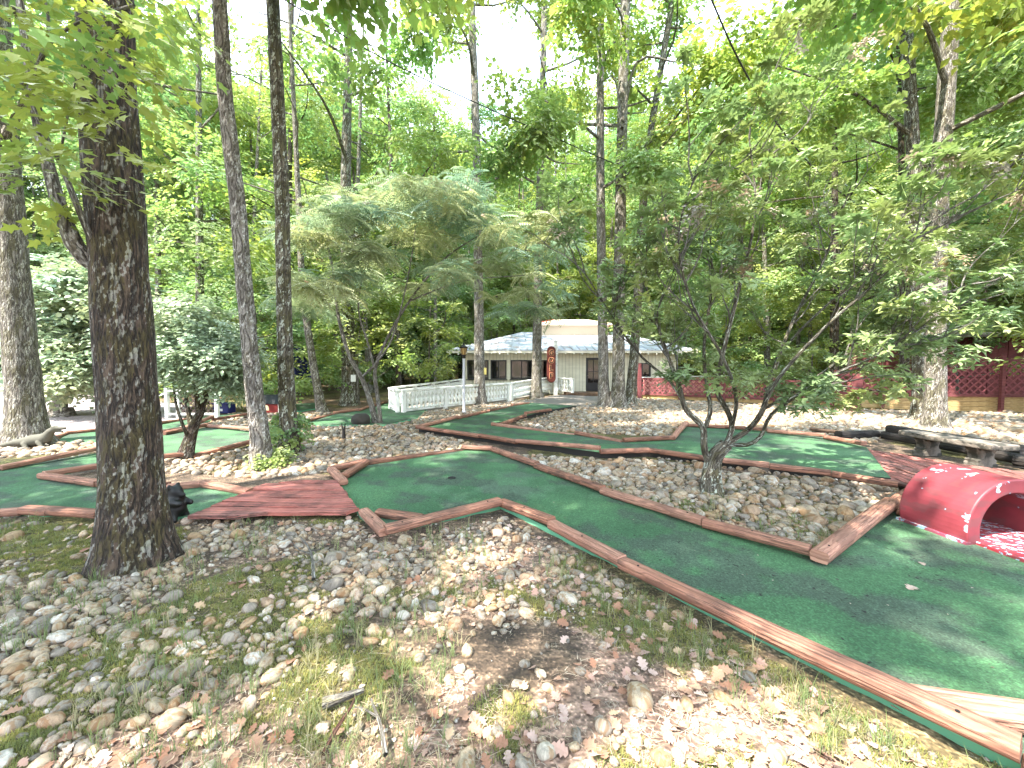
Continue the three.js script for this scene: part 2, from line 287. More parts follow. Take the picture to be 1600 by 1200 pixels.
// ------------------------------------------------------------------ plank decks
function plankDeck(name, label, poly, dir, w, top, mats, pos0) {
  const t = thing(name, label, 'bridge', null, V(pos0.x, 0, pos0.z));
  const d = dir.clone().normalize(), n = V(-d.z, 0, d.x);
  const offs = poly.map((p) => p.x * n.x + p.z * n.z); const lo = Math.min(...offs), hi = Math.max(...offs);
  for (let o = lo + w / 2, k = 0; o < hi; o += w, k++) {
    const span = (oo) => { let p = 1e9, q = -1e9; for (let i = 0, j = poly.length - 1; i < poly.length; j = i++) { const a = poly[j], b = poly[i], oa = a.x * n.x + a.z * n.z - oo, ob = b.x * n.x + b.z * n.z - oo; if (oa * ob < 0) { const f = oa / (oa - ob), v = (a.x + (b.x - a.x) * f) * d.x + (a.z + (b.z - a.z) * f) * d.z; p = Math.min(p, v); q = Math.max(q, v); } } return [p, q]; };
    const sa = span(o - w * 0.4), sb = span(o + w * 0.4), sm = span(o), ok = (q) => q[1] > q[0]; if (!ok(sm)) continue;
    const ea = ok(sa) ? sa : sm, eb = ok(sb) ? sb : sm, j0 = rr(-0.012, 0.012), j1 = rr(-0.012, 0.012), t0 = (ea[0] + eb[0]) / 2 + j0, t1 = (ea[1] + eb[1]) / 2 + j1, k0 = clamp((eb[0] - ea[0]) / (w * 0.8), -2, 2), k1 = clamp((eb[1] - ea[1]) / (w * 0.8), -2, 2);
    if (t1 - t0 < 0.12) continue;
    const L = t1 - t0, ww = w - rr(0.008, 0.02), geo = new THREE.BoxGeometry(L, 0.035, ww, Math.max(3, Math.round(L / 0.18)), 1, 3), p = geo.attributes.position;
    for (let i = 0; i < p.count; i++) { const x = p.getX(i), z = p.getZ(i); p.setY(i, p.getY(i) + (vnoise(x * 2 + k * 9, k) - 0.5) * 0.016 - 0.05 * z * z / ww); if (Math.abs(z) > ww * 0.45) p.setZ(i, z + (vnoise(x * 6 + k * 31, k * 3) - 0.5) * 0.014); if (Math.abs(x) > L * 0.49) p.setX(i, x + z * (x < 0 ? k0 : k1) + (vnoise(z * 60, k * 7) - 0.5) * 0.012); }
    geo.computeVertexNormals(); boxUV(geo); const uv = geo.attributes.uv; for (let i = 0; i < uv.count; i++) uv.setXY(i, uv.getX(i) + k * 0.63, uv.getY(i) + k * 0.27);
    const m = part('plank', geo, mats[Math.floor(R() * mats.length)], t), c = (t0 + t1) / 2;
    m.position.set(d.x * c + n.x * o - t.position.x, top + rr(-0.006, 0.006), d.z * c + n.z * o - t.position.z); m.rotation.y = Math.atan2(-d.z, d.x); m.rotation.z = rr(-0.006, 0.006);
  }
  return t;
}
plankDeck('plank_bridge', 'weathered red plank bridge between the two green carpets', deckOne, V(1, 0, 0.02), 0.145, 0.06, M.redPlank, deckOne[4]);
plankDeck('plank_bridge', 'sunlit red plank walk running past the stone bench', deckTwo, V(-0.25, 0, 1), 0.13, 0.055, M.redPlank, deckTwo[1]);

// ------------------------------------------------------------------ club building
const font = await new FontLoader().loadAsync('fonts/droid/droid_sans_bold.typeface.json');
const black = std({ color: 0x16161a, roughness: 0.5 });
const glass = new THREE.MeshPhysicalMaterial({ color: 0x0a0d10, roughness: 0.06, metalness: 0, clearcoat: 1, clearcoatRoughness: 0.03 });
{
  const b = thing('club_building', 'cream clapboard club building with grey metal roof and black windows', 'building', null, V(3.3, 0, -23));
  const siding = std({ map: tex(256, 256, (u, v, c) => { const n = fbm(u * 4, v * 12, 4); const gr = Math.abs(((u * 8) % 1) - 0.5) > 0.46 ? 0.72 : 1; c[0] = (206 + 22 * n) * gr; c[1] = (204 + 22 * n) * gr; c[2] = (184 + 22 * n) * gr; }, true, 1 / 1.6), bumpMap: tex(256, 8, (u, v, c) => { c[0] = c[1] = c[2] = Math.abs(((u * 8) % 1) - 0.5) > 0.45 ? 0 : 255; }, false, 1 / 1.6), bumpScale: 0.012, roughness: 0.7 });
  const x0 = -6.1, x1 = 6.2, D = -9; // own axes: front wall at z = 0
  const openings = [[-5.9, -4.65, 0.84, 1.95, 2], [-4.55, -3.62, 0.84, 1.95, 2], [-3.38, -2.1, 0.84, 1.95, 2], [-1.75, -0.85, 0.84, 1.95, 2], [3.75, 4.75, 0.5, 1.78, 2]];
  const wallShape = new THREE.Shape([[x0, -0.1], [x1, -0.1], [x1, 2.5], [x0, 2.5]].map((p) => new THREE.Vector2(...p)));
  const hole = (a, c, d, e) => { const h = new THREE.Path([[a, d], [a, e], [c, e], [c, d]].map((p) => new THREE.Vector2(...p))); wallShape.holes.push(h); };
  for (const o of openings) hole(o[0], o[1], o[2], o[3]); hole(0.98, 1.88, 0.12, 2.08);
  part('front_wall', boxUV(new THREE.ExtrudeGeometry(wallShape, { depth: 0.14, bevelEnabled: false }).translate(0, 0, -0.14)), siding, b);
  part('side_wall', box(0.14, 2.6, -D - 0.14, x0 + 0.07, 1.2, D / 2 - 0.07), siding, b); part('side_wall', box(0.14, 2.6, -D - 0.14, x1 - 0.07, 1.2, D / 2 - 0.07), siding, b);
  part('back_wall', box(x1 - x0, 2.6, 0.14, (x0 + x1) / 2, 1.2, D - 0.07), siding, b);
  part('inner_floor', box(x1 - x0 - 0.3, 0.1, -D - 0.3, 0, 0.02, D / 2), M.deckBrown, b);
  for (const [a, c, d, e, n] of openings) {
    const w = part('window', mergeGeometries([box(c - a, 0.07, 0.1, (a + c) / 2, d + 0.035, -0.06), box(c - a, 0.07, 0.1, (a + c) / 2, e - 0.035, -0.06), box(0.07, e - d - 0.14, 0.1, a + 0.035, (d + e) / 2, -0.06), box(0.07, e - d - 0.14, 0.1, c - 0.035, (d + e) / 2, -0.06), box(0.06, e - d - 0.14, 0.09, (a + c) / 2, (d + e) / 2, -0.06)]), black, b);
    for (let k = 0; k < n; k++) { const pw = (c - a - 0.14 - 0.06) / 2; part('pane', box(pw, e - d - 0.14, 0.012, (a + c) / 2 + (k ? 1 : -1) * (pw / 2 + 0.03), (d + e) / 2, -0.075), glass, w); }
    part('sill', box(c - a + 0.12, 0.05, 0.12, (a + c) / 2, d - 0.03, 0.065), black, w);
  }
  { const d = part('door', mergeGeometries([box(0.12, 1.96, 0.07, 1.05, 1.1, -0.06), box(0.12, 1.96, 0.07, 1.81, 1.1, -0.06), box(0.64, 0.5, 0.07, 1.43, 0.38, -0.06), box(0.64, 0.12, 0.07, 1.43, 2.02, -0.06), box(0.03, 1.33, 0.06, 1.43, 1.295, -0.06), box(0.64, 0.03, 0.055, 1.43, 1.28, -0.06)]), black, b);
    part('pane', box(0.64, 1.33, 0.012, 1.43, 1.295, -0.085), glass, d); part('handle', new THREE.SphereGeometry(0.035, 10, 8).translate(1.1, 1.05, 0.01), std({ color: 0x9a9488, metalness: 1, roughness: 0.35 }), d); }
  // hip roof of ribbed metal sheets
  const ez = 0.85, ey = 2.5, ry = 4.0, rz = -5.2, exl = x0 - 0.85, exr = x1 + 0.85, rxl = -2.6, rxr = 4.0, bz = D - 0.85;
  const metal = std({ map: tex(256, 256, (u, v, c) => { const n = tf(u * 8, v * 8); mixc([150, 156, 166], [196, 200, 206], n, c); mixc(c.slice(), [120, 96, 80], smooth(0.62, 0.76, tf(u * 8 + 5, v * 8)) * 0.5, c); }, true, 1 / 3), metalness: 0.25, roughness: 0.45 });
  const face = (pts) => { const s = 0.05, pos = [], idx = []; for (const dy of [0, -s]) for (const p of pts) pos.push(p[0], p[1] + dy, p[2]); const n = pts.length; for (let i = 1; i + 1 < n; i++) { idx.push(0, i, i + 1, n, n + i + 1, n + i); } for (let i = 0; i < n; i++) { const j = (i + 1) % n; idx.push(i, n + i, j, j, n + i, n + j); } let gg = new THREE.BufferGeometry(); gg.setAttribute('position', new THREE.Float32BufferAttribute(pos, 3)); gg.setIndex(idx); gg = gg.toNonIndexed(); gg.computeVertexNormals(); return boxUV(gg); };
  const roof = part('roof', face([[exl, ey, ez], [exr, ey, ez], [rxr, ry, rz], [rxl, ry, rz]]), metal, b);
  part('roof_slope', face([[exr, ey - 0.003, bz], [exl, ey - 0.003, bz], [rxl, ry - 0.003, rz], [rxr, ry - 0.003, rz]]), metal, roof);
  part('roof_slope', face([[exl, ey - 0.003, bz], [exl, ey - 0.003, ez], [rxl, ry - 0.003, rz]]), metal, roof);
  part('roof_slope', face([[exr, ey - 0.003, ez], [exr, ey - 0.003, bz], [rxr, ry - 0.003, rz]]), metal, roof);
  const slope = Math.atan2(ry - ey, ez - rz), sl = Math.hypot(ry - ey, ez - rz);
  for (let x = exl + 0.3; x < exr - 0.2; x += 0.42) { // standing ribs of the front slope
    let f = 1; if (x < rxl) f = (x - exl) / (rxl - exl); else if (x > rxr) f = (exr - x) / (exr - rxr);
    const L = sl * f - 0.05; if (L < 0.3) continue;
    const r = part('rib', box(0.035, 0.035, L), metal, roof); r.position.set(x, ey + Math.sin(slope) * L / 2 + 0.02, ez - Math.cos(slope) * L / 2); r.rotation.x = slope;
  }
  part('fascia', box(exr - exl, 0.16, 0.04, (exl + exr) / 2, ey - 0.09, ez - 0.03), std({ color: 0xd8d2c2, roughness: 0.7 }), b);
  part('soffit', box(exr - exl - 0.1, 0.03, 0.78, (exl + exr) / 2, ey - 0.14, 0.42), std({ color: 0xcfcab8, roughness: 0.8 }), b);
  const bulb = new THREE.SphereGeometry(0.045, 8, 6), bm = std({ color: 0xf4f0e4, roughness: 0.3 });
  for (let i = 0; i < 30; i++) part('bulb', bulb, bm, b).position.set(exl + 0.2 + i * 0.46, ey - 0.22 - 0.02 * Math.sin(i * 2.1), ez + 0.01);
  // raised middle with pale wall and red trimmed roof
  const up = std({ color: 0xdccdb8, roughness: 0.8 }), red = std({ color: 0xb03a30, roughness: 0.6 });
  part('clerestory_wall', box(4.6, 0.9, 3, 0.9, 3.95, -5.4), up, b);
  const top = part('upper_roof', face([[-1.75, 4.42, -3.6], [3.55, 4.42, -3.6], [2.1, 4.9, -5.4], [-0.3, 4.9, -5.4]]), std({ color: 0xcdb9a2, roughness: 0.7 }), b);
  part('roof_slope', face([[-1.75, 4.417, -7.2], [-1.75, 4.417, -3.6], [-0.3, 4.897, -5.4]]), red, top); part('roof_slope', face([[3.55, 4.417, -3.6], [3.55, 4.417, -7.2], [2.1, 4.897, -5.4]]), red, top); part('roof_slope', face([[3.55, 4.417, -7.2], [-1.75, 4.417, -7.2], [-0.3, 4.897, -5.4], [2.1, 4.897, -5.4]]), red, top);
  part('trim', box(5.3, 0.1, 0.05, 0.9, 4.37, -3.57), up, top);
  for (const [dx, s] of [[-0.3, 1]]) { const tr = part('trim', box(2.2, 0.09, 0.06), red, top); tr.position.set(-1.02, 4.68, -4.5); tr.rotation.set(0, Math.atan2(1.8, 1.45), 0); tr.rotateZ(0.2); }
  part('porch', box(6.4, 0.28, 1.6, 2.9, 0.0, 0.82), M.deckBrown, b);
}

// ------------------------------------------------------------------ white balustrade
const balTurn = new THREE.LatheGeometry([[0.02, 0], [0.075, 0.01], [0.075, 0.05], [0.05, 0.08], [0.038, 0.12], [0.06, 0.19], [0.078, 0.26], [0.06, 0.33], [0.034, 0.39], [0.06, 0.45], [0.07, 0.5], [0.05, 0.54], [0.075, 0.57], [0.02, 0.58]].map((p) => new THREE.Vector2(...p)), 10);
function balustrade(label, a, b, nPosts, gap = 0.19) {
  const t = thing('balustrade', label, 'balustrade', 'white balustrade of the ramp', a.clone());
  const d = b.clone().sub(a), L = Math.hypot(d.x, d.z), yaw = Math.atan2(-d.z, d.x), H = 0.72;
  const at = (s, y) => V(d.x * s / L, d.y * s / L + y, d.z * s / L);
  for (let i = 0; i < nPosts; i++) { const m = part('post', rbox(0.13, H + 0.1, 0.13, 0, (H + 0.1) / 2 - 0.05, 0, 0.012), M.white, t); m.position.copy(at(0.07 + (L - 0.14) * i / (nPosts - 1), 0)); m.rotation.y = yaw; }
  const pitch = Math.atan2(d.y, L);
  for (const [nm, y, h, w] of [['top_rail', H + 0.01, 0.07, 0.16], ['bottom_rail', 0.09, 0.07, 0.1]]) { const m = part(nm, rbox(Math.hypot(L, d.y), h, w, 0, 0, 0, 0.012), M.white, t); m.position.copy(at(L / 2, y + (nm === 'top_rail' ? 0.055 : 0))); m.rotation.set(0, yaw, 0); m.rotateZ(pitch); }
  const bay = (L - 0.14) / (nPosts - 1);
  for (let i = 0; i < nPosts - 1; i++) { const n = Math.max(1, Math.round((bay - 0.13) / gap)); for (let k = 0; k < n; k++) { const m = part('baluster', balTurn, M.white, t); m.position.copy(at(0.07 + bay * i + 0.065 + (bay - 0.13) * (k + 0.5) / n, 0.115)); } }
}
const rA = G(628, 646), rB = G(795, 627).setY(0.03), rC = G(861, 615).setY(0.16), rE = G(610, 640), rF = V(-2.7, 0.1, -21.2);
balustrade('white balustrade run from the end post to behind the lamp post', rA, rB, 4);
balustrade('white balustrade run climbing to the golf sign post', rB.clone().add(V(0.1, 0, -0.16)), rC, 3);
balustrade('short white balustrade at the open end of the ramp', rE, rA.clone().add(V(-0.14, 0, -0.02)), 2);
balustrade('far white balustrade of the ramp below the woods', rE.clone().add(V(0.02, 0, -0.16)), rF, 5);
balustrade('short white balustrade between the golf sign post and the door', G(869, 616).setY(0.15), G(896, 618).setY(0.12), 2);
{ const ramp = new THREE.Shape([[rA.x + 0.1, rA.z - 0.3], [rB.x, rB.z - 0.3], [rC.x, rC.z - 0.2], [rF.x + 0.3, rF.z], [rE.x + 0.3, rE.z - 0.3]].map(([x, z]) => new THREE.Vector2(x, -z)));
  const geo = new THREE.ExtrudeGeometry(ramp, { depth: 0.1, bevelEnabled: false }).rotateX(-Math.PI / 2).translate(0, -0.04, 0); const m = struct('ramp_path', boxUV(geo), std({ color: 0x8d8880, roughness: 0.95 })); m.userData.label = 'grey concrete path between the white balustrades'; }
{ const m = struct('path', boxUV(new THREE.ShapeGeometry(new THREE.Shape([G(800, 632), G(842, 637), G(940, 636), G(1000, 628), G(1000, 623), V(3.2, 0, -21.3), G(868, 618), G(826, 627)].map((p) => new THREE.Vector2(p.x, -p.z)))).rotateX(-Math.PI / 2).translate(0, 0.034, 0)), std({ color: 0x6d665e, roughness: 0.95 })); m.userData.label = 'grey path in front of the club building'; }

{ // lamp post
  const t = thing('lamp_post', 'white lamp post with black lantern in front of the balustrade', 'lamp post', null, G(725, 645));
  const lm = std({ color: 0x2a2622, roughness: 0.5, metalness: 0.4 });
  part('pole', new THREE.LatheGeometry([[0.001, 0], [0.075, 0.0], [0.075, 0.06], [0.05, 0.1], [0.045, 0.9], [0.04, 1.88], [0.001, 1.88]].map((p) => new THREE.Vector2(...p)), 16), std({ color: 0xb9bcc4, roughness: 0.5 }), t);
  part('collar', new THREE.LatheGeometry([[0.045, 1.86], [0.07, 1.9], [0.05, 1.94], [0.1, 1.98], [0.001, 1.99]].map((p) => new THREE.Vector2(...p)), 16), lm, t);
  const h = part('lantern_glass', new THREE.CylinderGeometry(0.125, 0.085, 0.22, 6, 1).translate(0, 2.1, 0), new THREE.MeshPhysicalMaterial({ color: 0xd9b878, transmission: 0.5, roughness: 0.4, thickness: 0 }), t);
  for (let k = 0; k < 6; k++) { const a = k * Math.PI / 3 + Math.PI / 6; const c = part('bar', new THREE.CylinderGeometry(0.009, 0.009, 0.24, 5), lm, t); c.position.set(Math.sin(a) * 0.107, 2.1, Math.cos(a) * 0.107); }
  part('lantern_cap', new THREE.LatheGeometry([[0.001, 2.205], [0.175, 2.21], [0.13, 2.26], [0.07, 2.3], [0.03, 2.34], [0.035, 2.37], [0.001, 2.4]].map((p) => new THREE.Vector2(...p)), 6), lm, t);
}
{ // vertical GOLF sign on its white post
  const base = G(868, 617), dep = -base.z;
  const post = tag(new THREE.Group(), 'white square post carrying the vertical golf sign', 'post'); post.name = 'sign_post'; post.position.copy(base); scene.add(post);
  part('shaft', rbox(0.2, 3.0, 0.2, 0, 1.45, 0, 0.015), M.white, post); part('cap', rbox(0.26, 0.06, 0.26, 0, 2.98, 0, 0.015), M.white, post);
  const s = thing('golf_sign', 'vertical red brown sign with rounded ends reading GOLF', 'sign', null, V(base.x - 0.26, 0.7, base.z + 0.16));
  const shp = (w, h) => { const q = new THREE.Shape(); q.absarc(0, h - w, w, 0, Math.PI); q.absarc(0, w, w, Math.PI, 2 * Math.PI); return q; };
  part('board', new THREE.ExtrudeGeometry(shp(0.23, 1.98), { depth: 0.05, bevelEnabled: true, bevelSize: 0.01, bevelThickness: 0.01, bevelSegments: 2, curveSegments: 16 }), std({ color: 0x6e3024, roughness: 0.7 }), s);
  const inner = shp(0.21, 1.94); inner.holes.push(new THREE.Path(shp(0.185, 1.89).getPoints(16).map((p) => new THREE.Vector2(p.x, p.y + 0.025))));
  part('rim', new THREE.ExtrudeGeometry(inner, { depth: 0.015, bevelEnabled: false, curveSegments: 16 }).translate(0, 0.02, 0.062), std({ color: 0x4a1c16, roughness: 0.6 }), s);
  ['G', 'O', 'L', 'F'].forEach((ch, i) => {
    for (const [grow, z, c] of [[0.022, 0.064, 0xd89a6c], [0, 0.08, 0x2a0e0c]]) { const q = new TextGeometry(ch, { font, size: 0.29, depth: 0.012, curveSegments: 6, bevelEnabled: grow > 0, bevelSize: grow, bevelThickness: 0.001, bevelSegments: 1 }); q.computeBoundingBox(); q.translate(-(q.boundingBox.max.x + q.boundingBox.min.x) / 2, 0, 0); part('letter', q, std({ color: c, roughness: 0.6 }), s).position.set(0, 1.49 - i * 0.42, z); }
  });
}

// ------------------------------------------------------------------ lattice fences and retaining boards
function latticeRun(label, a, b, { y0, y1, boards = 0, panels, step = 0.2 }) {
  const t = thing('lattice_fence', label, 'fence', 'dark red lattice fencing', a.clone());
  const d = b.clone().sub(a), L = Math.hypot(d.x, d.z), yaw = Math.atan2(-d.z, d.x);
  const put = (m, s, y, z = 0) => { m.position.set(d.x * s / L + Math.sin(yaw) * z, y, d.z * s / L + Math.cos(yaw) * z); m.rotation.y = yaw; };
  const pl = L / panels, h = y1 - y0;
  for (let i = 0; i <= panels; i++) put(part('post', box(0.1, y1 + 0.22, 0.1, 0, (y1 + 0.1) / 2 - 0.02, 0), M.maroon, t), i * pl, 0, 0.06);
  const bh = boards ? y0 / boards : 0;
  for (let k = 0; k < boards; k++) for (let i = 0; i < panels; i++) put(part('board', box(pl - 0.01, bh - 0.012, 0.05), M.lumber, t), (i + 0.5) * pl, (k + 0.5) * bh, -0.07);
  for (let i = 0; i < panels; i++) {
    put(part('rail', box(pl - 0.1, 0.09, 0.05), M.maroon, t), (i + 0.5) * pl, y1 - 0.045); put(part('rail', box(pl - 0.1, 0.09, 0.05), M.maroon, t), (i + 0.5) * pl, y0 + 0.045);
    const w = pl - 0.1, hh = h - 0.16;
    for (const s of [1, -1]) for (let o = -w / 2 - hh; o < w / 2; o += step) { // diagonal slat from (o,0) to (o+hh,hh), cut by the panel
      const xa = Math.max(o, -w / 2), xb = Math.min(o + hh, w / 2); if (xb - xa < 0.05) continue;
      const m = part('slat', box((xb - xa) * Math.SQRT2, 0.045, 0.012), M.lattice, t); put(m, (i + 0.5) * pl + s * (xa + xb) / 2, y0 + 0.08 + ((xa - o) + (xb - o)) / 2, s * 0.008 - 0.012); m.rotateZ(s * Math.PI / 4);
    }
  }
  return t;
}
const fA = V(6.5, 0, -20), fB = V(12.6, 0, -15.6), fC = V(15.1, 0, -14.1), fD = V(22.5, 0, -13.1);
latticeRun('low dark red lattice fence in front of the club building', fA, fB, { y0: 0.16, y1: 1.02, boards: 1, panels: 4, step: 0.24 });
latticeRun('dark red lattice fence on tan boards behind the laurel', fB.clone().add(V(0.2, 0, -0.1)), fC, { y0: 0.5, y1: 1.3, boards: 3, panels: 2, step: 0.24 });
latticeRun('tall dark red lattice fence on tan boards beyond the bench', fC.clone().add(V(0.15, 0, 0)), fD, { y0: 0.52, y1: 1.85, boards: 3, panels: 4, step: 0.26 });
{ const t = thing('painted_post', 'leaning dark red post at the start of the lattice fence', 'post', null, V(6.25, 0, -19.4)); part('shaft', rbox(0.17, 1.75, 0.17, 0, 0.85, 0, 0.012), M.maroon, t); t.rotation.z = 0.02; }
{ const t = thing('painted_post', 'salmon red post standing in front of the tan boards', 'post', null, G(1337, 644)); part('shaft', rbox(0.2, 1.35, 0.2, 0, 0.66, 0, 0.012), M.maroon, t); t.rotation.z = -0.03; }
{ const t = thing('deck_wall', 'salmon pink board wall behind the lattice fence', 'wall', null, V(7.2, 0, -21.4)); for (let k = 0; k < 5; k++) part('board', box(9.5, 0.17, 0.05, 4.6, 0.1 + k * 0.18, 0), M.salmon, t); part('cap', box(9.6, 0.06, 0.2, 4.6, 0.98, 0.03), M.white, t); t.rotation.y = 0.55; }
{ const t = thing('maroon_shed', 'maroon board shed behind the tall lattice fence', 'shed', null, V(23, 0, -19.5));
  for (let k = 0; k < 22; k++) part('board', box(0.34, 2.9, 0.05, -4.4 + k * 0.36, 1.45, 2 + (k % 2) * 0.012), M.maroon, t); part('side_wall', box(0.08, 2.9, 4, -4.55, 1.45, 0), M.maroon, t); part('side_wall', box(0.08, 2.9, 4, 3.5, 1.45, 0), M.maroon, t); part('back_wall', box(8, 2.9, 0.08, -0.5, 1.45, -2), M.maroon, t);
  const r = part('roof', box(8.8, 0.08, 5.2, -0.5, 3.15, 0), std({ color: 0x6d655e, roughness: 0.7 }), t); r.rotation.x = 0.09; t.rotation.y = -0.2; }

// ------------------------------------------------------------------ bench, railway ties, tunnel
{
  const conc = std({ map: tex(512, 512, (u, v, c) => { const n = tf(u * 8, v * 8), f = vnoise(u * 200, v * 200, 200); mixc([84, 78, 70], [134, 126, 116], clamp(n * 1.4 - 0.2 + (f - 0.5) * 0.3, 0, 1), c); mixc(c.slice(), [46, 46, 40], smooth(0.5, 0.66, tf(u * 8 + 3, v * 8)) * 0.75, c); }, true, 1 / 0.8), bumpMap: tex(256, 256, (u, v, c) => { c[0] = c[1] = c[2] = 255 * tf(u * 40, v * 40); }, false, 2), bumpScale: 0.01, roughness: 0.95 });
  const t = thing('stone_bench', 'weathered concrete bench with two carved pedestal legs', 'bench', null, V(7.5, 0, -6.7));
  const sh = new THREE.Shape(); const L = 0.7, w = 0.2; // gently curved slab
  sh.moveTo(-L, -w); sh.quadraticCurveTo(0, -w + 0.06, L, -w); sh.quadraticCurveTo(L + 0.05, 0, L, w); sh.quadraticCurveTo(0, w + 0.06, -L, w); sh.quadraticCurveTo(-L - 0.05, 0, -L, -w);
  const seat = new THREE.ExtrudeGeometry(sh, { depth: 0.05, bevelEnabled: true, bevelSize: 0.02, bevelThickness: 0.02, bevelSegments: 3, curveSegments: 12 }).rotateX(-Math.PI / 2).translate(0, 0.33, 0);
  part('seat', boxUV(seat), conc, t);
  const legP = [[0.16, 0], [0.16, 0.05], [0.13, 0.065], [0.14, 0.1], [0.105, 0.13], [0.095, 0.19], [0.12, 0.25], [0.15, 0.285], [0.155, 0.31], [0, 0.31]];
  for (const s of [-1, 1]) { const q = new THREE.Shape(); q.moveTo(0, 0); for (const [x, y] of legP) q.lineTo(x, y); for (const [x, y] of [...legP].reverse()) q.lineTo(-x, y); part('leg', boxUV(new THREE.ExtrudeGeometry(q, { depth: 0.16, bevelEnabled: true, bevelSize: 0.012, bevelThickness: 0.02, bevelSegments: 2 }).translate(0, 0, -0.08).rotateY(Math.PI / 2)), conc, t).position.set(s * 0.4, 0, 0); }
  t.rotation.y = Math.PI / 2 + 0.02;
  const w2 = thing('tie_wall', 'low wall of dark railway ties behind the stone bench', 'wall', null, V(8.12, 0, -8.6));
  const tie = (len, x, y, z, ry) => { const geo = timberGeo(len, tSeed++, 1.7, 2.1); const m = part('tie', geo, M.tie, w2); m.position.set(x, y, z); m.rotation.y = ry; };
  tie(2.3, 0, 0.1, 0, -Math.PI / 2 + 0.03); tie(2.2, 0.06, 0.24, 0.05, -Math.PI / 2 + 0.05); tie(1.2, -0.08, 0.1, 2.35, -Math.PI / 2 + 0.05); tie(0.9, -0.95, 0.09, -0.05, 0.1);
}
{ // red barrel tunnel: thick fibreglass arch, axis toward the camera
  const paint = (base, chips, fq = 16) => tex(768, 768, (u, v, c) => {
    const n = tf(u * 8, v * 8); mixc(base, [base[0] * 0.8, base[1] * 0.75, base[2] * 0.8], n, c);
    mixc(c.slice(), [96, 60, 62], smooth(0.5, 0.64, tf(u * 8 + 8, v * 16)) * 0.5, c);
    const q = tf(u * fq + 3, v * fq + 1), q2 = vnoise(u * 60, v * 60, 60);
    if (q + (q2 - 0.5) * 0.12 > chips) mixc(c.slice(), q2 > 0.45 ? [128, 168, 190] : [196, 196, 190], 0.9, c);
  }, true, 1);
  const skin = new THREE.MeshPhysicalMaterial({ map: paint([138, 54, 63], 0.76, 8), roughness: 0.6, clearcoat: 0.12, clearcoatRoughness: 0.4 });
  const t = thing('barrel_tunnel', 'red fibreglass barrel tunnel with chipped blue paint on the green', 'tunnel', null, V(4.45, 0.03, -3.44));
  const q = new THREE.Shape(), ro = 0.44, ri = 0.34, cy = 0.12, a0 = -0.32;
  const foot = [ro * Math.cos(a0), cy + ro * Math.sin(a0)];
  q.moveTo(-foot[0] - 0.02, -0.02); q.lineTo(-foot[0] + 0.015, 0.02); for (let k = 0; k <= 40; k++) { const a = Math.PI - a0 + (2 * a0 - Math.PI) * k / 40; q.lineTo(ro * Math.cos(a), cy + ro * Math.sin(a)); } q.lineTo(foot[0] - 0.015, 0.02); q.lineTo(foot[0] + 0.02, -0.02); q.lineTo(foot[0] - 0.11, -0.02);
  for (let k = 0; k <= 40; k++) { const a = a0 * 0.9 + (Math.PI - 1.8 * a0) * k / 40; q.lineTo(ri * Math.cos(a), cy + ri * Math.sin(a)); } q.lineTo(-foot[0] + 0.11, -0.02);
  const geo = new THREE.ExtrudeGeometry(q, { depth: 0.56, bevelEnabled: true, bevelSize: 0.012, bevelThickness: 0.012, bevelSegments: 2, curveSegments: 8 }).translate(0, 0, -0.58);
  part('arch', boxUV(geo), skin, t);
  const floor = part('floor', (() => { const s = new THREE.Shape([[-0.36, 0.32], [0.5, 0.42], [0.62, -0.05], [0.4, -0.6], [-0.32, -0.6]].map((p) => new THREE.Vector2(p[0], -p[1]))); return boxUV(new THREE.ExtrudeGeometry(s, { depth: 0.022, bevelEnabled: true, bevelSize: 0.02, bevelThickness: 0.01, bevelSegments: 2 }).rotateX(-Math.PI / 2), 2.3); })(), std({ map: paint([160, 46, 58], 0.6), roughness: 0.7 }), t);
  part('base_strip', box(0.05, 0.025, 0.6, -0.445, 0.012, -0.3), std({ map: paint([150, 70, 90], 0.52), roughness: 0.7 }), t);
  t.rotation.y = 0.06;
}

// ------------------------------------------------------------------ small things: statues, house, boxes, signs
function sdfMesh(res, half, centre, dist) { // a closed surface from a distance field
  const mc = new MarchingCubes(res, new THREE.MeshBasicMaterial(), false, false, 60000); mc.isolation = 0; const s = mc.size;
  for (let k = 0; k < s; k++) for (let j = 0; j < s; j++) for (let i = 0; i < s; i++) mc.field[i + j * s + k * s * s] = -dist(centre.x + (i / s * 2 - 1) * half, centre.y + (j / s * 2 - 1) * half, centre.z + (k / s * 2 - 1) * half);
  mc.update(); const n = mc.count, geo = new THREE.BufferGeometry(); const pos = mc.positionArray.slice(0, n * 3); for (let i = 0; i < n; i++) { pos[i * 3] = pos[i * 3] * half + centre.x; pos[i * 3 + 1] = pos[i * 3 + 1] * half + centre.y; pos[i * 3 + 2] = pos[i * 3 + 2] * half + centre.z; }
  geo.setAttribute('position', new THREE.BufferAttribute(pos, 3)); let w = mergeVertices(geo, half / res * 0.02); w.computeVertexNormals(); return w;
}
const smin = (a, b, k) => { const h = clamp(0.5 + 0.5 * (b - a) / k, 0, 1); return b + (a - b) * h - k * h * (1 - h); };
function caps(list, k) { return (x, y, z) => { let d = 1e3; for (const [ax, ay, az, ra, bx, by, bz, rb] of list) { const ux = bx - ax, uy = by - ay, uz = bz - az; const t = clamp(((x - ax) * ux + (y - ay) * uy + (z - az) * uz) / (ux * ux + uy * uy + uz * uz + 1e-9), 0, 1); d = smin(d, Math.hypot(x - ax - ux * t, y - ay - uy * t, z - az - uz * t) - (ra + (rb - ra) * t), k); } return d; }; }
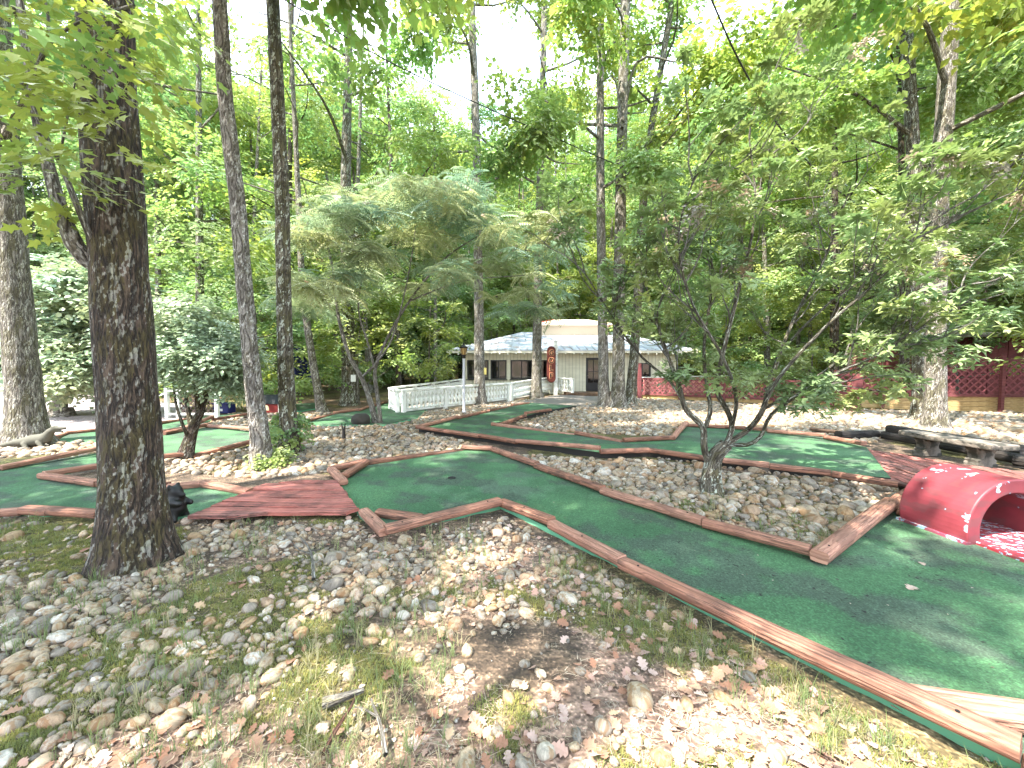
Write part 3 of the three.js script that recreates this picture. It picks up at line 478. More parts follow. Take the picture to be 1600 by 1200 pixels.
{ // black bear cub statue peeking out behind the big trunk, facing right
  const t = thing('bear_statue', 'small black bear statue peeking from behind the big trunk', 'statue', null, G(274, 812));
  const b = caps([[0, 0.13, 0, 0.1, 0.01, 0.22, 0, 0.075], [0.0, 0.3, 0, 0.06, 0.02, 0.3, 0, 0.06], [0.04, 0.285, 0, 0.034, 0.1, 0.265, 0, 0.022], [-0.005, 0.35, 0.045, 0.02, -0.005, 0.365, 0.05, 0.016], [-0.005, 0.35, -0.045, 0.02, -0.005, 0.365, -0.05, 0.016], [0.03, 0.2, 0.06, 0.034, 0.12, 0.19, 0.06, 0.026], [0.03, 0.2, -0.06, 0.034, 0.12, 0.17, -0.06, 0.026], [0.03, 0.06, 0.06, 0.045, 0.06, 0.02, 0.07, 0.03], [0.03, 0.06, -0.06, 0.045, 0.06, 0.02, -0.07, 0.03]], 0.03);
  part('body', sdfMesh(44, 0.24, V(0, 0.19, 0), b), std({ color: 0x0d0c0c, roughness: 0.55 }), t); t.rotation.y = -0.1;
}
{ // grey green reptile statue at the far left trunk
  const t = thing('reptile_statue', 'mossy grey reptile statue with raised head and open jaws by the left trunk', 'statue', null, G(66, 698));
  const b = caps([[-0.42, 0.1, 0.05, 0.06, -0.15, 0.13, 0, 0.11], [-0.15, 0.13, 0, 0.11, 0.06, 0.17, 0, 0.1], [0.06, 0.17, 0, 0.1, 0.16, 0.3, 0, 0.062], [0.16, 0.3, 0, 0.062, 0.24, 0.355, 0, 0.055], [0.24, 0.365, 0, 0.046, 0.42, 0.365, 0, 0.026], [0.22, 0.325, 0, 0.036, 0.38, 0.29, 0, 0.018], [0.22, 0.39, 0.03, 0.022, 0.25, 0.4, 0.03, 0.016], [0.22, 0.39, -0.03, 0.022, 0.25, 0.4, -0.03, 0.016], [0.02, 0.1, 0.08, 0.045, 0.1, 0.02, 0.11, 0.03], [0.02, 0.1, -0.08, 0.045, 0.1, 0.02, -0.11, 0.03], [-0.22, 0.08, 0.1, 0.045, -0.16, 0.02, 0.13, 0.03], [-0.22, 0.08, -0.1, 0.045, -0.16, 0.02, -0.13, 0.03], [-0.42, 0.1, 0.05, 0.06, -0.7, 0.03, 0.16, 0.02]], 0.018);
  part('body', sdfMesh(80, 0.72, V(-0.12, 0.2, 0.05), b), std({ color: 0x55544a, roughness: 0.9 }), t); t.rotation.y = 0.1;
}
{ const t = thing('forked_stake', 'thin black forked stake standing in the stones', 'stake', null, G(537, 686)); part('shaft', new THREE.CylinderGeometry(0.03, 0.045, 0.24, 8).translate(0, 0.11, 0), std({ color: 0x191715, roughness: 0.8 }), t); for (const s of [-1, 1]) { const m = part('prong', new THREE.CylinderGeometry(0.008, 0.02, 0.14, 6).translate(0, 0.07, 0), std({ color: 0x191715, roughness: 0.8 }), t); m.position.set(s * 0.018, 0.21, 0); m.rotation.z = -s * 0.16; } }
function blob(seed, sx, sy, sz, detail = 2, rough = 0.22) {
  const geo = mergeVertices(new THREE.IcosahedronGeometry(1, detail).deleteAttribute('normal').deleteAttribute('uv'), 1e-4), p = geo.attributes.position;
  for (let i = 0; i < p.count; i++) { const x = p.getX(i), y = p.getY(i), z = p.getZ(i); const n = 1 + rough * (fbm(x * 1.3 + seed * 9, y * 1.3 + z * 1.7 + seed, 3) - 0.5) * 2 + rough * 0.5 * (vnoise(z * 1.1 + seed * 3, x * 1.2 + y) - 0.5); p.setXYZ(i, x * n * sx, y * n * sy, z * n * sz); }
  geo.computeVertexNormals(); return geo;
}
{ const t = thing('boulder', 'dark rounded boulder on the edge of the balustrade hole', 'boulder', null, G(564, 664)); part('rock', boxUV(blob(5, 0.26, 0.2, 0.22, 3, 0.25)), std({ color: 0x3a3732, roughness: 0.95 }), t).position.y = 0.14; }
{ // little red house obstacle
  const t = thing('red_playhouse', 'little red house obstacle with white trim and dark roof', 'golf obstacle', null, G(431, 643));
  const wallM = std({ color: 0x7a2320, roughness: 0.7 }), trim = std({ color: 0xe6e2d8, roughness: 0.6 });
  const sh = new THREE.Shape([[-0.3, 0], [0.3, 0], [0.3, 0.3], [0, 0.55], [-0.3, 0.3]].map((p) => new THREE.Vector2(...p)));
  part('wall', new THREE.ExtrudeGeometry(sh, { depth: 0.9, bevelEnabled: false }).translate(0, 0, -0.45).rotateY(Math.PI / 2), wallM, t);
  for (const s of [-1, 1]) { const r = part('roof', box(1.04, 0.03, 0.44, 0, 0, 0), std({ color: 0x23282c, roughness: 0.8 }), t); r.position.set(0, 0.44, s * 0.165); r.rotation.x = s * Math.atan2(0.25, 0.3); }
  for (const x of [-0.45, 0.45]) for (const z of [-0.3, 0.3]) part('trim', box(0.05, 0.3, 0.05, x, 0.15, z), trim, t);
  for (const s of [-1, 1]) { const r = part('trim', box(0.03, 0.04, 0.4), trim, t); r.position.set(-0.47, 0.415, s * 0.155); r.rotation.x = s * Math.atan2(0.25, 0.3); }
  const a = new THREE.Shape(); a.moveTo(-0.1, 0); a.lineTo(0.1, 0); a.lineTo(0.1, 0.08); a.absarc(0, 0.08, 0.1, 0, Math.PI); part('window', new THREE.ExtrudeGeometry(a, { depth: 0.012, bevelEnabled: false }).translate(-0.08, 0.07, 0.3), std({ color: 0xd8c9a0, roughness: 0.7 }), t); t.rotation.y = -0.25;
}
{ const t = thing('storage_box', 'dark blue plastic box beside the narrow green', 'box', null, G(351, 645)); const bm = std({ color: 0x1d2460, roughness: 0.5 }); part('body', rbox(0.52, 0.3, 0.4, 0, 0.15, 0, 0.03), bm, t); part('lid', rbox(0.58, 0.06, 0.46, 0, 0.33, 0, 0.02), bm, t); part('label', box(0.16, 0.08, 0.008, 0, 0.12, 0.203), std({ color: 0xd8d8d8 }), t); }
{ // white lattice screen with dark lattice at the left
  const t = thing('lattice_screen', 'white framed lattice screen beyond the dark stemmed tree', 'screen', null, G(262, 655)); const dk = std({ color: 0x3a2c28, roughness: 0.8 });
  for (const x of [0, 0.34, 1.5]) part('post', box(0.09, 0.95, 0.09, x, 0.47, 0), M.white, t); for (const y of [0.16, 0.86]) part('rail', box(1.5, 0.06, 0.05, 0.75, y, 0), M.white, t);
  for (const s of [1, -1]) for (let o = -0.55; o < 1.1; o += 0.15) { const a = Math.max(o, 0), b = Math.min(o + 0.62, 1.1); if (b - a < 0.05) continue; const m = part('slat', box((b - a) * 1.414, 0.03, 0.01), dk, t); const cx = (a + b) / 2; m.position.set(0.39 + (s > 0 ? cx : 1.1 - cx), 0.2 + (a - o + b - o) / 2, s * 0.006); m.rotation.z = s * Math.PI / 4; }
}
{ // rail fence at the far left
  const t = thing('rail_fence', 'pale rail fence across the gravel road', 'fence', null, V(-27, 0, -21)); const fm = std({ color: 0xb8b8b4, roughness: 0.7 });
  for (let i = 0; i < 7; i++) part('post', box(0.09, 1.3, 0.09, i * 1.5, 0.65, 0), fm, t); for (const y of [0.35, 0.75, 1.2]) part('rail', box(9.1, 0.08, 0.04, 4.5, y, 0.07), fm, t); for (let i = 0; i < 30; i++) part('picket', box(0.03, 0.85, 0.02, 0.15 + i * 0.3, 0.78, 0.04), fm, t); t.rotation.y = -0.1;
}
{ const t = thing('tree_stump', 'short sawn stump on the grass beyond the gravel road', 'stump', null, G(97, 652)); part('wood', new THREE.CylinderGeometry(0.26, 0.34, 0.3, 14).translate(0, 0.15, 0), M.barkGrey, t); }
{ // stepping flash of a flat placard and tags on trunks are hung on their trees below
}

// ------------------------------------------------------------------ foliage
function leafTris(pos, o, dir, nrm, L, W, kind) { // appends one leaf: base o, along dir, facing nrm
  const d = dir.clone().normalize(), s = V().crossVectors(d, nrm).normalize(), n = V().crossVectors(s, d).normalize();
  const at = (u, v, h) => [o.x + d.x * u * L + s.x * v * W + n.x * h * L, o.y + d.y * u * L + s.y * v * W + n.y * h * L, o.z + d.z * u * L + s.z * v * W + n.z * h * L];
  const tri = (a, b, c) => pos.push(...a, ...b, ...c);
  if (kind === 'maple') {
    const lob = [[0.02, 0.12], [0.1, 0.55], [0.3, 0.42], [0.55, 1.0], [0.6, 0.4], [1, 0], [0.6, -0.4], [0.55, -1.0], [0.3, -0.42], [0.1, -0.55], [0.02, -0.12]], c = at(0.35, 0, -0.03);
    for (let i = 0; i < lob.length; i++) { const a = lob[i], b = lob[(i + 1) % lob.length]; tri(c, at(a[0], a[1], 0.04 * Math.abs(a[1]) - 0.12 * a[0] * a[0]), at(b[0], b[1], 0.04 * Math.abs(b[1]) - 0.12 * b[0] * b[0])); }
  } else if (kind === 'far') {
    const a = at(0, 0, 0), b = at(0.45, 0.5, 0.06), c = at(1, 0, -0.1), e = at(0.45, -0.5, 0.06); tri(a, b, c); tri(a, c, e);
  } else {
    const a = at(0, 0, 0), m = at(0.5, 0, -0.02), c = at(1, 0, -0.14), l1 = at(0.28, 0.42, 0.05), l2 = at(0.66, 0.4, 0.0), r1 = at(0.28, -0.42, 0.05), r2 = at(0.66, -0.4, 0.0);
    tri(a, l1, m); tri(l1, l2, m); tri(l2, c, m); tri(a, m, r1); tri(r1, m, r2); tri(r2, m, c);
  }
}
function geoOf(pos) { const q = new THREE.BufferGeometry(); q.setAttribute('position', new THREE.Float32BufferAttribute(pos, 3)); q.computeVertexNormals(); q.setAttribute('color', new THREE.BufferAttribute(new Float32Array(pos.length).fill(1), 3)); return q; }
function spray(seed, { n = 20, size = 0.5, L = 0.12, W = 0.075, kind = 'far', flat = 0.5, twigs = 3 }) { // twigs with leaves on both sides
  const r = rng(seed), pos = [];
  for (let t = 0; t < twigs; t++) {
    const a = rr(-1.1, 1.1, r), el = rr(-0.3, 0.35, r) , dir = V(Math.cos(a) * Math.cos(el), Math.sin(el), Math.sin(a) * Math.cos(el)), m = Math.round(n / twigs);
    for (let i = 0; i < m; i++) {
      const f = (i + 0.5) / m, o = dir.clone().multiplyScalar(size * f); o.y -= size * 0.25 * f * f; o.add(V(rr(-0.04, 0.04, r), rr(-0.05, 0.05, r), rr(-0.04, 0.04, r)).multiplyScalar(size * 2));
      const side = i % 2 ? 1 : -1, ld = dir.clone().applyAxisAngle(V(0, 1, 0), side * rr(0.5, 1.2, r)); ld.y += rr(-0.5, 0.1, r);
      const nn = V(rr(-flat, flat, r), 1, rr(-flat, flat, r)); leafTris(pos, o, ld, nn, L * rr(0.7, 1.2, r), W * rr(0.8, 1.2, r) , kind);
    }
    // the twig itself: a thin three sided stick
    const e = dir.clone().multiplyScalar(size * 0.8); e.y -= size * 0.16; const w = 0.004 * size / 0.5; pos.push(0, w, 0, 0, -w, w, e.x, e.y, e.z, 0, -w, -w, 0, w, 0, e.x, e.y, e.z);
  }
  return geoOf(pos);
}
function whorl(seed, { n = 9, L = 0.1, W = 0.04 }) { // leaves in a star at a shoot's end (laurel)
  const r = rng(seed), pos = [];
  for (let k = 0; k < 3; k++) { const c = V(rr(-0.12, 0.12, r), rr(-0.08, 0.08, r), rr(-0.12, 0.12, r)); for (let i = 0; i < n; i++) { const a = i / n * 6.283 + rr(-0.25, 0.25, r), el = rr(-0.5, 0.7, r); leafTris(pos, c, V(Math.cos(a) * Math.cos(el), Math.sin(el), Math.sin(a) * Math.cos(el)), V(rr(-0.3, 0.3, r), 1, rr(-0.3, 0.3, r)), L * rr(0.75, 1.15, r), W, 'near'); } const e = c.clone().multiplyScalar(0.2); e.y -= 0.1; pos.push(c.x, c.y, c.z, e.x - 0.004, e.y, e.z, e.x + 0.004, e.y, e.z); }
  return geoOf(pos);
}
function frond(seed) { // mimosa: twice feathered fronds
  const r = rng(seed), pos = [];
  for (let f = 0; f < 4; f++) {
    const a0 = f * 1.57 + rr(-0.5, 0.5, r), d = V(Math.cos(a0), rr(-0.25, 0.1, r), Math.sin(a0)), side = V(-d.z, 0, d.x);
    for (let k = 1; k <= 9; k++) for (const s of [-1, 1]) {
      const o = d.clone().multiplyScalar(0.38 * k / 9); o.y -= 0.14 * (k / 9) ** 2; const ld = side.clone().multiplyScalar(s).addScaledVector(d, 0.45); ld.y -= 0.25;
      leafTris(pos, o, ld, V(rr(-0.15, 0.15, r), 1, rr(-0.15, 0.15, r)), 0.15 * (1 - Math.abs(k - 5) / 11), 0.034, 'far');
    }
  }
  return geoOf(pos);
}
const SPRAY = {
  far: [1, 2, 3].map((s) => spray(100 + s, { n: 32, size: 0.85, L: 0.16, W: 0.11, kind: 'far', twigs: 4 })),
  mid: [1, 2, 3].map((s) => spray(200 + s, { n: 24, size: 0.5, L: 0.12, W: 0.085, kind: 'near', twigs: 3 })),
  canopy: [1, 2].map((s) => spray(300 + s, { n: 30, size: 0.8, L: 0.17, W: 0.13, kind: 'far', twigs: 4, flat: 0.6 })),
  maple: [1, 2].map((s) => spray(400 + s, { n: 12, size: 0.36, L: 0.08, W: 0.04, kind: 'maple', twigs: 2, flat: 0.35 })),
  small: [1, 2].map((s) => spray(500 + s, { n: 26, size: 0.32, L: 0.07, W: 0.042, kind: 'near', twigs: 4, flat: 0.6 })),
  laurel: [1, 2, 3].map((s) => whorl(600 + s, {})),
  mimosa: [1, 2].map((s) => frond(700 + s)),
  ivy: [spray(801, { n: 16, size: 0.2, L: 0.06, W: 0.05, kind: 'near', twigs: 4, flat: 1.2 })],
};
// bunches: many sprays joined into one leafy bunch, each spray of its own tone
function bunch(seed, sprays, n, rx, ry, rz, s0, s1) {
  const r = rng(seed), out = [], gs = () => (r() + r() + r() - 1.5) / 1.5, m = new THREE.Object3D();
  for (let i = 0; i < n; i++) {
    const q = sprays[Math.floor(r() * sprays.length)].clone(), x = gs() * rx, z = gs() * rz; m.position.set(x, gs() * ry, z); m.rotation.set(rr(-0.5, 0.5, r), Math.atan2(-z, x) + rr(-0.9, 0.9, r), -0.3 + rr(-0.5, 0.5, r), 'YXZ'); m.scale.setScalar(rr(s0, s1, r)); m.updateMatrix(); q.applyMatrix4(m.matrix);
    const k = rr(0.88, 1.12, r), y = rr(-0.16, 0.16, r), c = new Float32Array(q.attributes.position.count * 3); for (let j = 0; j < c.length; j += 3) { c[j] = k * (1 + y); c[j + 1] = k * (1 + y * 0.25); c[j + 2] = k * (1 - y * 0.5); } q.setAttribute('color', new THREE.BufferAttribute(c, 3)); out.push(q);
  }
  const geo = mergeGeometries(out); geo.userData.per = n; return geo;
}
SPRAY.far = [1, 2, 3, 4, 5].map((s) => bunch(40 + s, SPRAY.far, 30, 2.0, 1.4, 2.0, 0.85, 1.35));
SPRAY.canopy = [1, 2, 3, 4].map((s) => bunch(50 + s, SPRAY.canopy, 13, 0.85, 0.45, 0.85, 0.8, 1.25));
SPRAY.mid = [1, 2, 3, 4].map((s) => bunch(55 + s, SPRAY.mid, 14, 0.7, 0.45, 0.7, 0.9, 1.5));
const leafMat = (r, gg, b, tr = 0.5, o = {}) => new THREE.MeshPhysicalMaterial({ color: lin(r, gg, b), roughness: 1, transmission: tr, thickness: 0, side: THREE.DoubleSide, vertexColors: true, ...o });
M.leafSunTone = leafMat(0.28, 0.38, 0.07, 0.55);  // one leaf material in sunlit, middle and shaded tones, painted into the colour
M.leafMidTone = leafMat(0.25, 0.36, 0.08, 0.53);
M.leafShadeTone = leafMat(0.23, 0.35, 0.09, 0.52);
M.leafGloss = leafMat(0.3, 0.39, 0.22, 0.35, { clearcoat: 0.9, clearcoatRoughness: 0.35 });
M.leafLaurel = leafMat(0.23, 0.32, 0.1, 0.42, { clearcoat: 0.35, clearcoatRoughness: 0.4 });
M.leafMimosa = leafMat(0.31, 0.39, 0.21, 0.45, { clearcoat: 0.3, clearcoatRoughness: 0.4 });
M.flower = leafMat(0.42, 0.33, 0.24, 0.4);

// openings cut into the crowns to let the sun through: sunlit places on the ground as ellipses [x, z, rx, rz, share of the sprays kept above them]
const OPEN = [[0.75, -0.85, 2.5, 1.6, 0], [0.45, -2.1, 1.0, 0.55, 0], [-2.9, -5.9, 0.7, 0.2, 0.05], [-5.2, -4.55, 1.4, 0.1, 0.15], [-2.4, -4.5, 0.4, 0.1, 0.5], [-17, -13, 9, 6.5, 0.02], [-10.8, -11, 1.8, 1.9, 0.05], [3.4, -12.6, 2.7, 1.9, 0.03], [7.2, -12.2, 2.6, 1.6, 0.06], [6, -7.6, 1.5, 0.7, 0.35], [6.4, -6, 0.9, 0.9, 0.35], [3.1, -2.3, 0.9, 0.5, 0.1], [1.3, -4.1, 0.15, 0.1, 0.1], [5.2, -3, 0.5, 0.4, 0.2], [-0.4, -14, 1.8, 0.8, 0.3], [10.5, -13.5, 2.4, 1.4, 0.2], [5, -26, 8, 4, 0.15], [-1.0, -6.2, 0.5, 0.35, 0.3], [-3.5, -10, 2.2, 0.7, 0.25], [-2, -24, 5, 4, 0.3], [9.5, -20.5, 4.5, 1.8, 0.2], [-7.8, -7.7, 0.8, 0.5, 0.3], [-2.5, -11.5, 4.6, 2.6, 0.1, 5], [3.4, -5, 2.6, 1.5, 0.2, 3.2], [-8, -17, 5, 4, 0.15, 5], [-3.5, -21, 3.5, 3.5, 0.1, 6], [14, -19, 5, 4, 0.15, 5], [-3.4, -2.8, 1.2, 0.8, 0.2, 4.5], [0, -40, 14, 5, 0.3, 12], [-5.6, -6.9, 1.1, 0.9, 0.05, 2.2], [-13, -12.5, 3, 2, 0.1, 3], [-5.7, -6.9, 0.9, 0.8, 0.02, 1.4]];
const LOW = [5.2];
function shades(p, pad = 0) { let k = 1; for (const [cx, cz, rx, rz, kp, h = 0] of OPEN) { if (p.y < h + 0.8) continue; const t = (p.y - h) / SUN.y, x = p.x - SUN.x * t, z = p.z - SUN.z * t, q = ((x - cx) / (rx + pad)) ** 2 + ((z - cz) / (rz + pad)) ** 2; if (q < 1) k = Math.min(k, kp); } return k; }
const dummy = new THREE.Object3D(), tint = new THREE.Color();
function crown(parent, name, clusters, geos, mat, { s0 = 0.8, s1 = 1.25, droop = 0.25, warm = 0.25, off = null, seed = 1, keepAll = false, minY = -9 } = {}) {
  const r = rng(seed * 977 + 13), sets = geos.map(() => []);
  const gauss = () => (r() + r() + r() - 1.5) / 1.5;
  for (const c of clusters) {
    const tone = rr(0.92, 1.08, r), yel = rr(-warm, warm, r);
    const per = geos[0].userData.per ?? 1, cnt = per > 1 ? Math.floor(c.n / per + r()) : c.n, sp = per > 1 ? 0.8 : 1;
    for (let i = 0; i < cnt; i++) {
      const p = V(c.p.x + gauss() * c.r[0] * sp, c.p.y + gauss() * c.r[1] * sp, c.p.z + gauss() * c.r[2] * sp); if (p.y < minY) continue;
      if (!keepAll && p.y > 2.2 && r() > shades(p, per > 1 ? 0.6 : 0)) continue;
      const out = Math.atan2(-(p.z - c.p.z) + gauss() * 0.5 * c.r[2], p.x - c.p.x + gauss() * 0.5 * c.r[0]);
      dummy.position.copy(off ? p.clone().sub(off) : p); per > 1 ? dummy.rotation.set(rr(-0.3, 0.3, r), r() * 6.283, rr(-0.3, 0.3, r)) : dummy.rotation.set(rr(-0.45, 0.45, r), out + rr(-0.8, 0.8, r), -droop + rr(-0.45, 0.45, r), 'YXZ'); dummy.scale.setScalar(rr(s0, s1, r)); dummy.updateMatrix();
      const k = tone * rr(0.92, 1.08, r); sets[Math.floor(r() * geos.length)].push([dummy.matrix.clone(), [k * (1 + yel), k * (1 + yel * 0.25), k * (1 - yel * 0.5)]]);
    }
  }
  geos.forEach((geo, i) => {
    if (!sets[i].length) return; const im = shadow(new THREE.InstancedMesh(geo, mat, sets[i].length)); im.name = name; im.userData.kind = 'stuff';
    sets[i].forEach(([m, c], k) => { im.setMatrixAt(k, m); im.setColorAt(k, tint.setRGB(...c)); }); parent.add(im);
  });
}
// tapered tube along a path; the base flares into roots
function limbGeo(pts, radius, seg = 8, step = 0.35, flare = 0, seed = 1, rough = 0.06) {
  const curve = new THREE.CatmullRomCurve3(pts, false, 'centripetal'), L = curve.getLength(), n = Math.max(2, Math.min(90, Math.ceil(L / step))), fr = curve.computeFrenetFrames(n, false), around = Math.max(0.5, Math.round(radius(0) * 6.283 * 1.6)), pos = [], uv = [], idx = [];
  for (let i = 0; i <= n; i++) {
    const f = i / n, p = curve.getPointAt(f), s = f * L; let R0 = radius(f);
    for (let k = 0; k <= seg; k++) {
      const a = (k % seg) / seg * Math.PI * 2; let q = R0 * (1 + rough * (vnoise(seed * 3 + Math.cos(a) * 2 + 10, s * 2.2 + Math.sin(a) * 2) - 0.5) * 2);
      if (flare) q += flare * Math.exp(-s / 0.22) * (0.55 + 0.75 * Math.max(0, Math.sin(a * 2.5 + seed) ) ) + flare * 0.45 * Math.exp(-s / 0.7);
      const nx = fr.normals[i], bx = fr.binormals[i]; pos.push(p.x + (nx.x * Math.cos(a) + bx.x * Math.sin(a)) * q, p.y + (nx.y * Math.cos(a) + bx.y * Math.sin(a)) * q, p.z + (nx.z * Math.cos(a) + bx.z * Math.sin(a)) * q);
      uv.push(k / seg * around, s * 1.3 + seed * 0.37);
    }
  }
  for (let i = 0; i < n; i++) for (let k = 0; k < seg; k++) { const a = i * (seg + 1) + k, b = a + seg + 1; idx.push(a, a + 1, b, b, a + 1, b + 1); }
  const geo = new THREE.BufferGeometry(); geo.setAttribute('position', new THREE.Float32BufferAttribute(pos, 3)); geo.setAttribute('uv', new THREE.Float32BufferAttribute(uv, 2)); geo.setIndex(idx); geo.computeVertexNormals(); return geo;
}
let treeSeed = 1; const THIN = 0.56; // how full the crowns are
// a forest tree: path of the stem (world points), radius at the base, where the crown begins and how wide it is
function tree(name, label, group, path, r0, { r1 = 0.08, bark = M.barkGrey, c0 = 7, cw = 3.2, n = 900, limbs = 9, leaves = M.leafMidTone, geos = SPRAY.canopy, flare = 0.6, lowLimbs = [], keepAll = false, seg = 14, s0 = 0.8, s1 = 1.25, cluster = 1 } = {}) {
  const seed = treeSeed++, r = rng(seed * 31 + 5), base = path[0].clone(); base.y = groundY(base.x, base.z) - 0.06;
  const t = thing(name, label, 'tree', group, base); const loc = path.map((p) => p.clone().sub(base)); loc[0].y = 0;
  const H = loc[loc.length - 1].y, curve = new THREE.CatmullRomCurve3(loc, false, 'centripetal'), geo = [limbGeo(loc, (f) => r0 + (r1 - r0) * Math.pow(f, 0.9), seg, 0.22, r0 * flare, seed, 0.07)], cl = [];
  for (let i = 0; i < limbs; i++) {
    const f = clamp((c0 + (H - c0) * (i + r() * 0.6) / limbs) / H, 0.05, 0.98), o = curve.getPointAt(f), a = i * 2.4 + r() * 1.2, len = cw * (1 - 0.45 * smooth(0.5, 1, f)) * rr(0.7, 1.15, r), up = rr(0.2, 0.7, r);
    const m = o.clone().add(V(Math.cos(a) * len * 0.5, len * up * 0.35, Math.sin(a) * len * 0.5)), e = o.clone().add(V(Math.cos(a + 0.2) * len, len * up * 0.8, Math.sin(a + 0.2) * len)), rb = Math.max(0.02, (r0 + (r1 - r0) * f) * 0.38);
    geo.push(limbGeo([o, m, e], (q) => rb * (1 - q * 0.82) + 0.004, 6, 0.6, 0, seed + i));
    const w = base; const add = (p, k, sz) => cl.push({ p: p.clone().add(w), n: Math.round(n * THIN / limbs * k), r: [cw * 0.42 * sz, cw * 0.26 * sz, cw * 0.42 * sz] }); add(e, 0.55, cluster); add(m, 0.3, cluster * 0.9); add(e.clone().lerp(m, 0.5).add(V(0, -0.4, 0)), 0.15, cluster * 1.1);
  }
  for (const [o, ...ps] of lowLimbs) geo.push(limbGeo([o, ...ps].map((p) => p.clone().sub(base)), (q) => 0.07 * (1 - q * 0.85), 6, 0.4, 0, seed));
  part('trunk', mergeGeometries(geo), bark, t);
  const vs = geos.length > 2 ? [geos[seed % geos.length], geos[(seed * 3 + 1) % geos.length]].filter((v, i, q) => q.indexOf(v) === i) : geos;
  if (n) crown(t, 'crown', cl, vs, leaves, { off: base, seed, keepAll, s0, s1, droop: 0.3 });
  return t;
}
function stem(bx, by, mids, top = 17) { // stem of a tree: foot and points up it as seen, carried on to its top
  const b = G(bx, by), d = -b.z, pts = [b, ...mids.map(([x, y, dd]) => P(x, y, dd ?? d))], a = pts[pts.length - 2], z = pts[pts.length - 1];
  const dir = z.clone().sub(a).normalize(); if (z.y < top) pts.push(z.clone().addScaledVector(dir, (top - z.y) / Math.max(0.5, dir.y))); return pts;
}
const gCourse = 'tall trees growing between the golf holes';
// the big trunk in the left foreground
const bigPath = stem(212, 872, [[205, 700], [186, 400], [172, 200], [164, 20]], 18);
tree('oak_tree', 'massive dark trunk with white lichen patches in the foreground', gCourse, bigPath, 0.195, { r1: 0.1, bark: M.barkDark, c0: 7.5, cw: 4.6, n: 1500, limbs: 12, leaves: M.leafSunTone, flare: 0.42, seg: 30 });
tree('oak_tree', 'shaded grey trunk with the reptile statue at its foot', gCourse, stem(45, 694, [[30, 520], [12, 300], [2, 150]], 19), 0.26, { r1: 0.1, bark: M.barkGrey, c0: 5.5, cw: 4.4, n: 1500, limbs: 12, leaves: M.leafMidTone, flare: 0.7, seg: 18 });
tree('poplar_tree', 'slender lichened trunk leaning left beside the red plank bridge', gCourse, stem(412, 728, [[392, 560], [372, 330], [352, 150], [344, 10]], 19), 0.125, { r1: 0.06, bark: M.barkPale, c0: 7.5, cw: 3.8, n: 1200, limbs: 11, leaves: M.leafSunTone });
tree('poplar_tree', 'dark mossy trunk with ivy round its foot in the stones', gCourse, stem(453, 708, [[446, 560], [440, 300], [432, 120], [426, 0]], 20), 0.135, { r1: 0.07, bark: M.barkMoss, c0: 8, cw: 3.8, n: 1200, limbs: 11, leaves: M.leafSunTone });
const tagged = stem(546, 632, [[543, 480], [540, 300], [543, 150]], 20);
tree('poplar_tree', 'mossy trunk with a white placard nailed to it', gCourse, tagged, 0.3, { r1: 0.1, bark: M.barkMoss, c0: 6, cw: 4, n: 1300, limbs: 11, leaves: M.leafMidTone });
tree('poplar_tree', 'thin trunk leaning left behind the little red house hole', gCourse, stem(503, 643, [[488, 560], [474, 460], [466, 300]], 14), 0.14, { r1: 0.05, bark: M.barkGrey, c0: 6, cw: 2.8, n: 700, limbs: 8, leaves: M.leafMidTone });
tree('poplar_tree', 'pale trunk rising behind the balustrade, lit on its left side', gCourse, stem(750, 632, [[748, 480], [745, 250], [738, 40]], 22), 0.22, { r1: 0.12, bark: M.barkPale, c0: 8.6, cw: 3.6, n: 1700, limbs: 10, leaves: M.leafMidTone });
tree('poplar_tree', 'straight grey trunk in front of the club windows', gCourse, stem(838, 622, [[840, 480], [845, 250], [850, 40]], 23), 0.25, { r1: 0.12, bark: M.barkGrey, c0: 8.6, cw: 3.8, n: 1600, limbs: 10, leaves: M.leafMidTone });
tree('poplar_tree', 'left stem of the triple tree on the stone mound', gCourse, stem(944, 636, [[941, 480], [938, 250], [938, 40]], 21), 0.2, { r1: 0.1, bark: M.barkPale, c0: 8.4, cw: 3.4, n: 1100, limbs: 9, leaves: M.leafMidTone });
tree('poplar_tree', 'thick middle stem of the triple tree on the stone mound', gCourse, stem(966, 637, [[967, 480], [971, 250], [976, 40]], 22), 0.24, { r1: 0.14, bark: M.barkGrey, c0: 8.6, cw: 3.8, n: 1200, limbs: 10, leaves: M.leafSunTone, lowLimbs: [[P(972, 190, 14.2), P(1000, 92, 14), P(1060, 98, 13.6), P(1120, 104, 13.2)], [P(972, 200, 14.2), P(955, 118, 14.6), P(930, 140, 15)]] });
tree('poplar_tree', 'leaning stem of the triple tree on the stone mound', gCourse, stem(984, 632, [[992, 540], [1004, 330], [1018, 200], [1044, 40]], 18), 0.2, { r1: 0.1, bark: M.barkMoss, c0: 11, cw: 3.4, n: 800, limbs: 9, leaves: M.leafSunTone });
tree('oak_tree', 'pale sunlit trunk behind the stone bench', gCourse, stem(1462, 668, [[1462, 520], [1468, 300], [1480, 120]], 19), 0.21, { r1: 0.13, bark: M.barkGrey, c0: 7.2, cw: 4.4, n: 1500, limbs: 12, leaves: M.leafSunTone, flare: 0.5, seg: 18 });
tree('oak_tree', 'shaded mossy trunk just behind the pale trunk by the bench', gCourse, stem(1440, 656, [[1438, 520], [1430, 300], [1420, 120]], 19), 0.2, { r1: 0.11, bark: M.barkMoss, c0: 7, cw: 4.2, n: 1300, limbs: 11, leaves: M.leafSunTone });
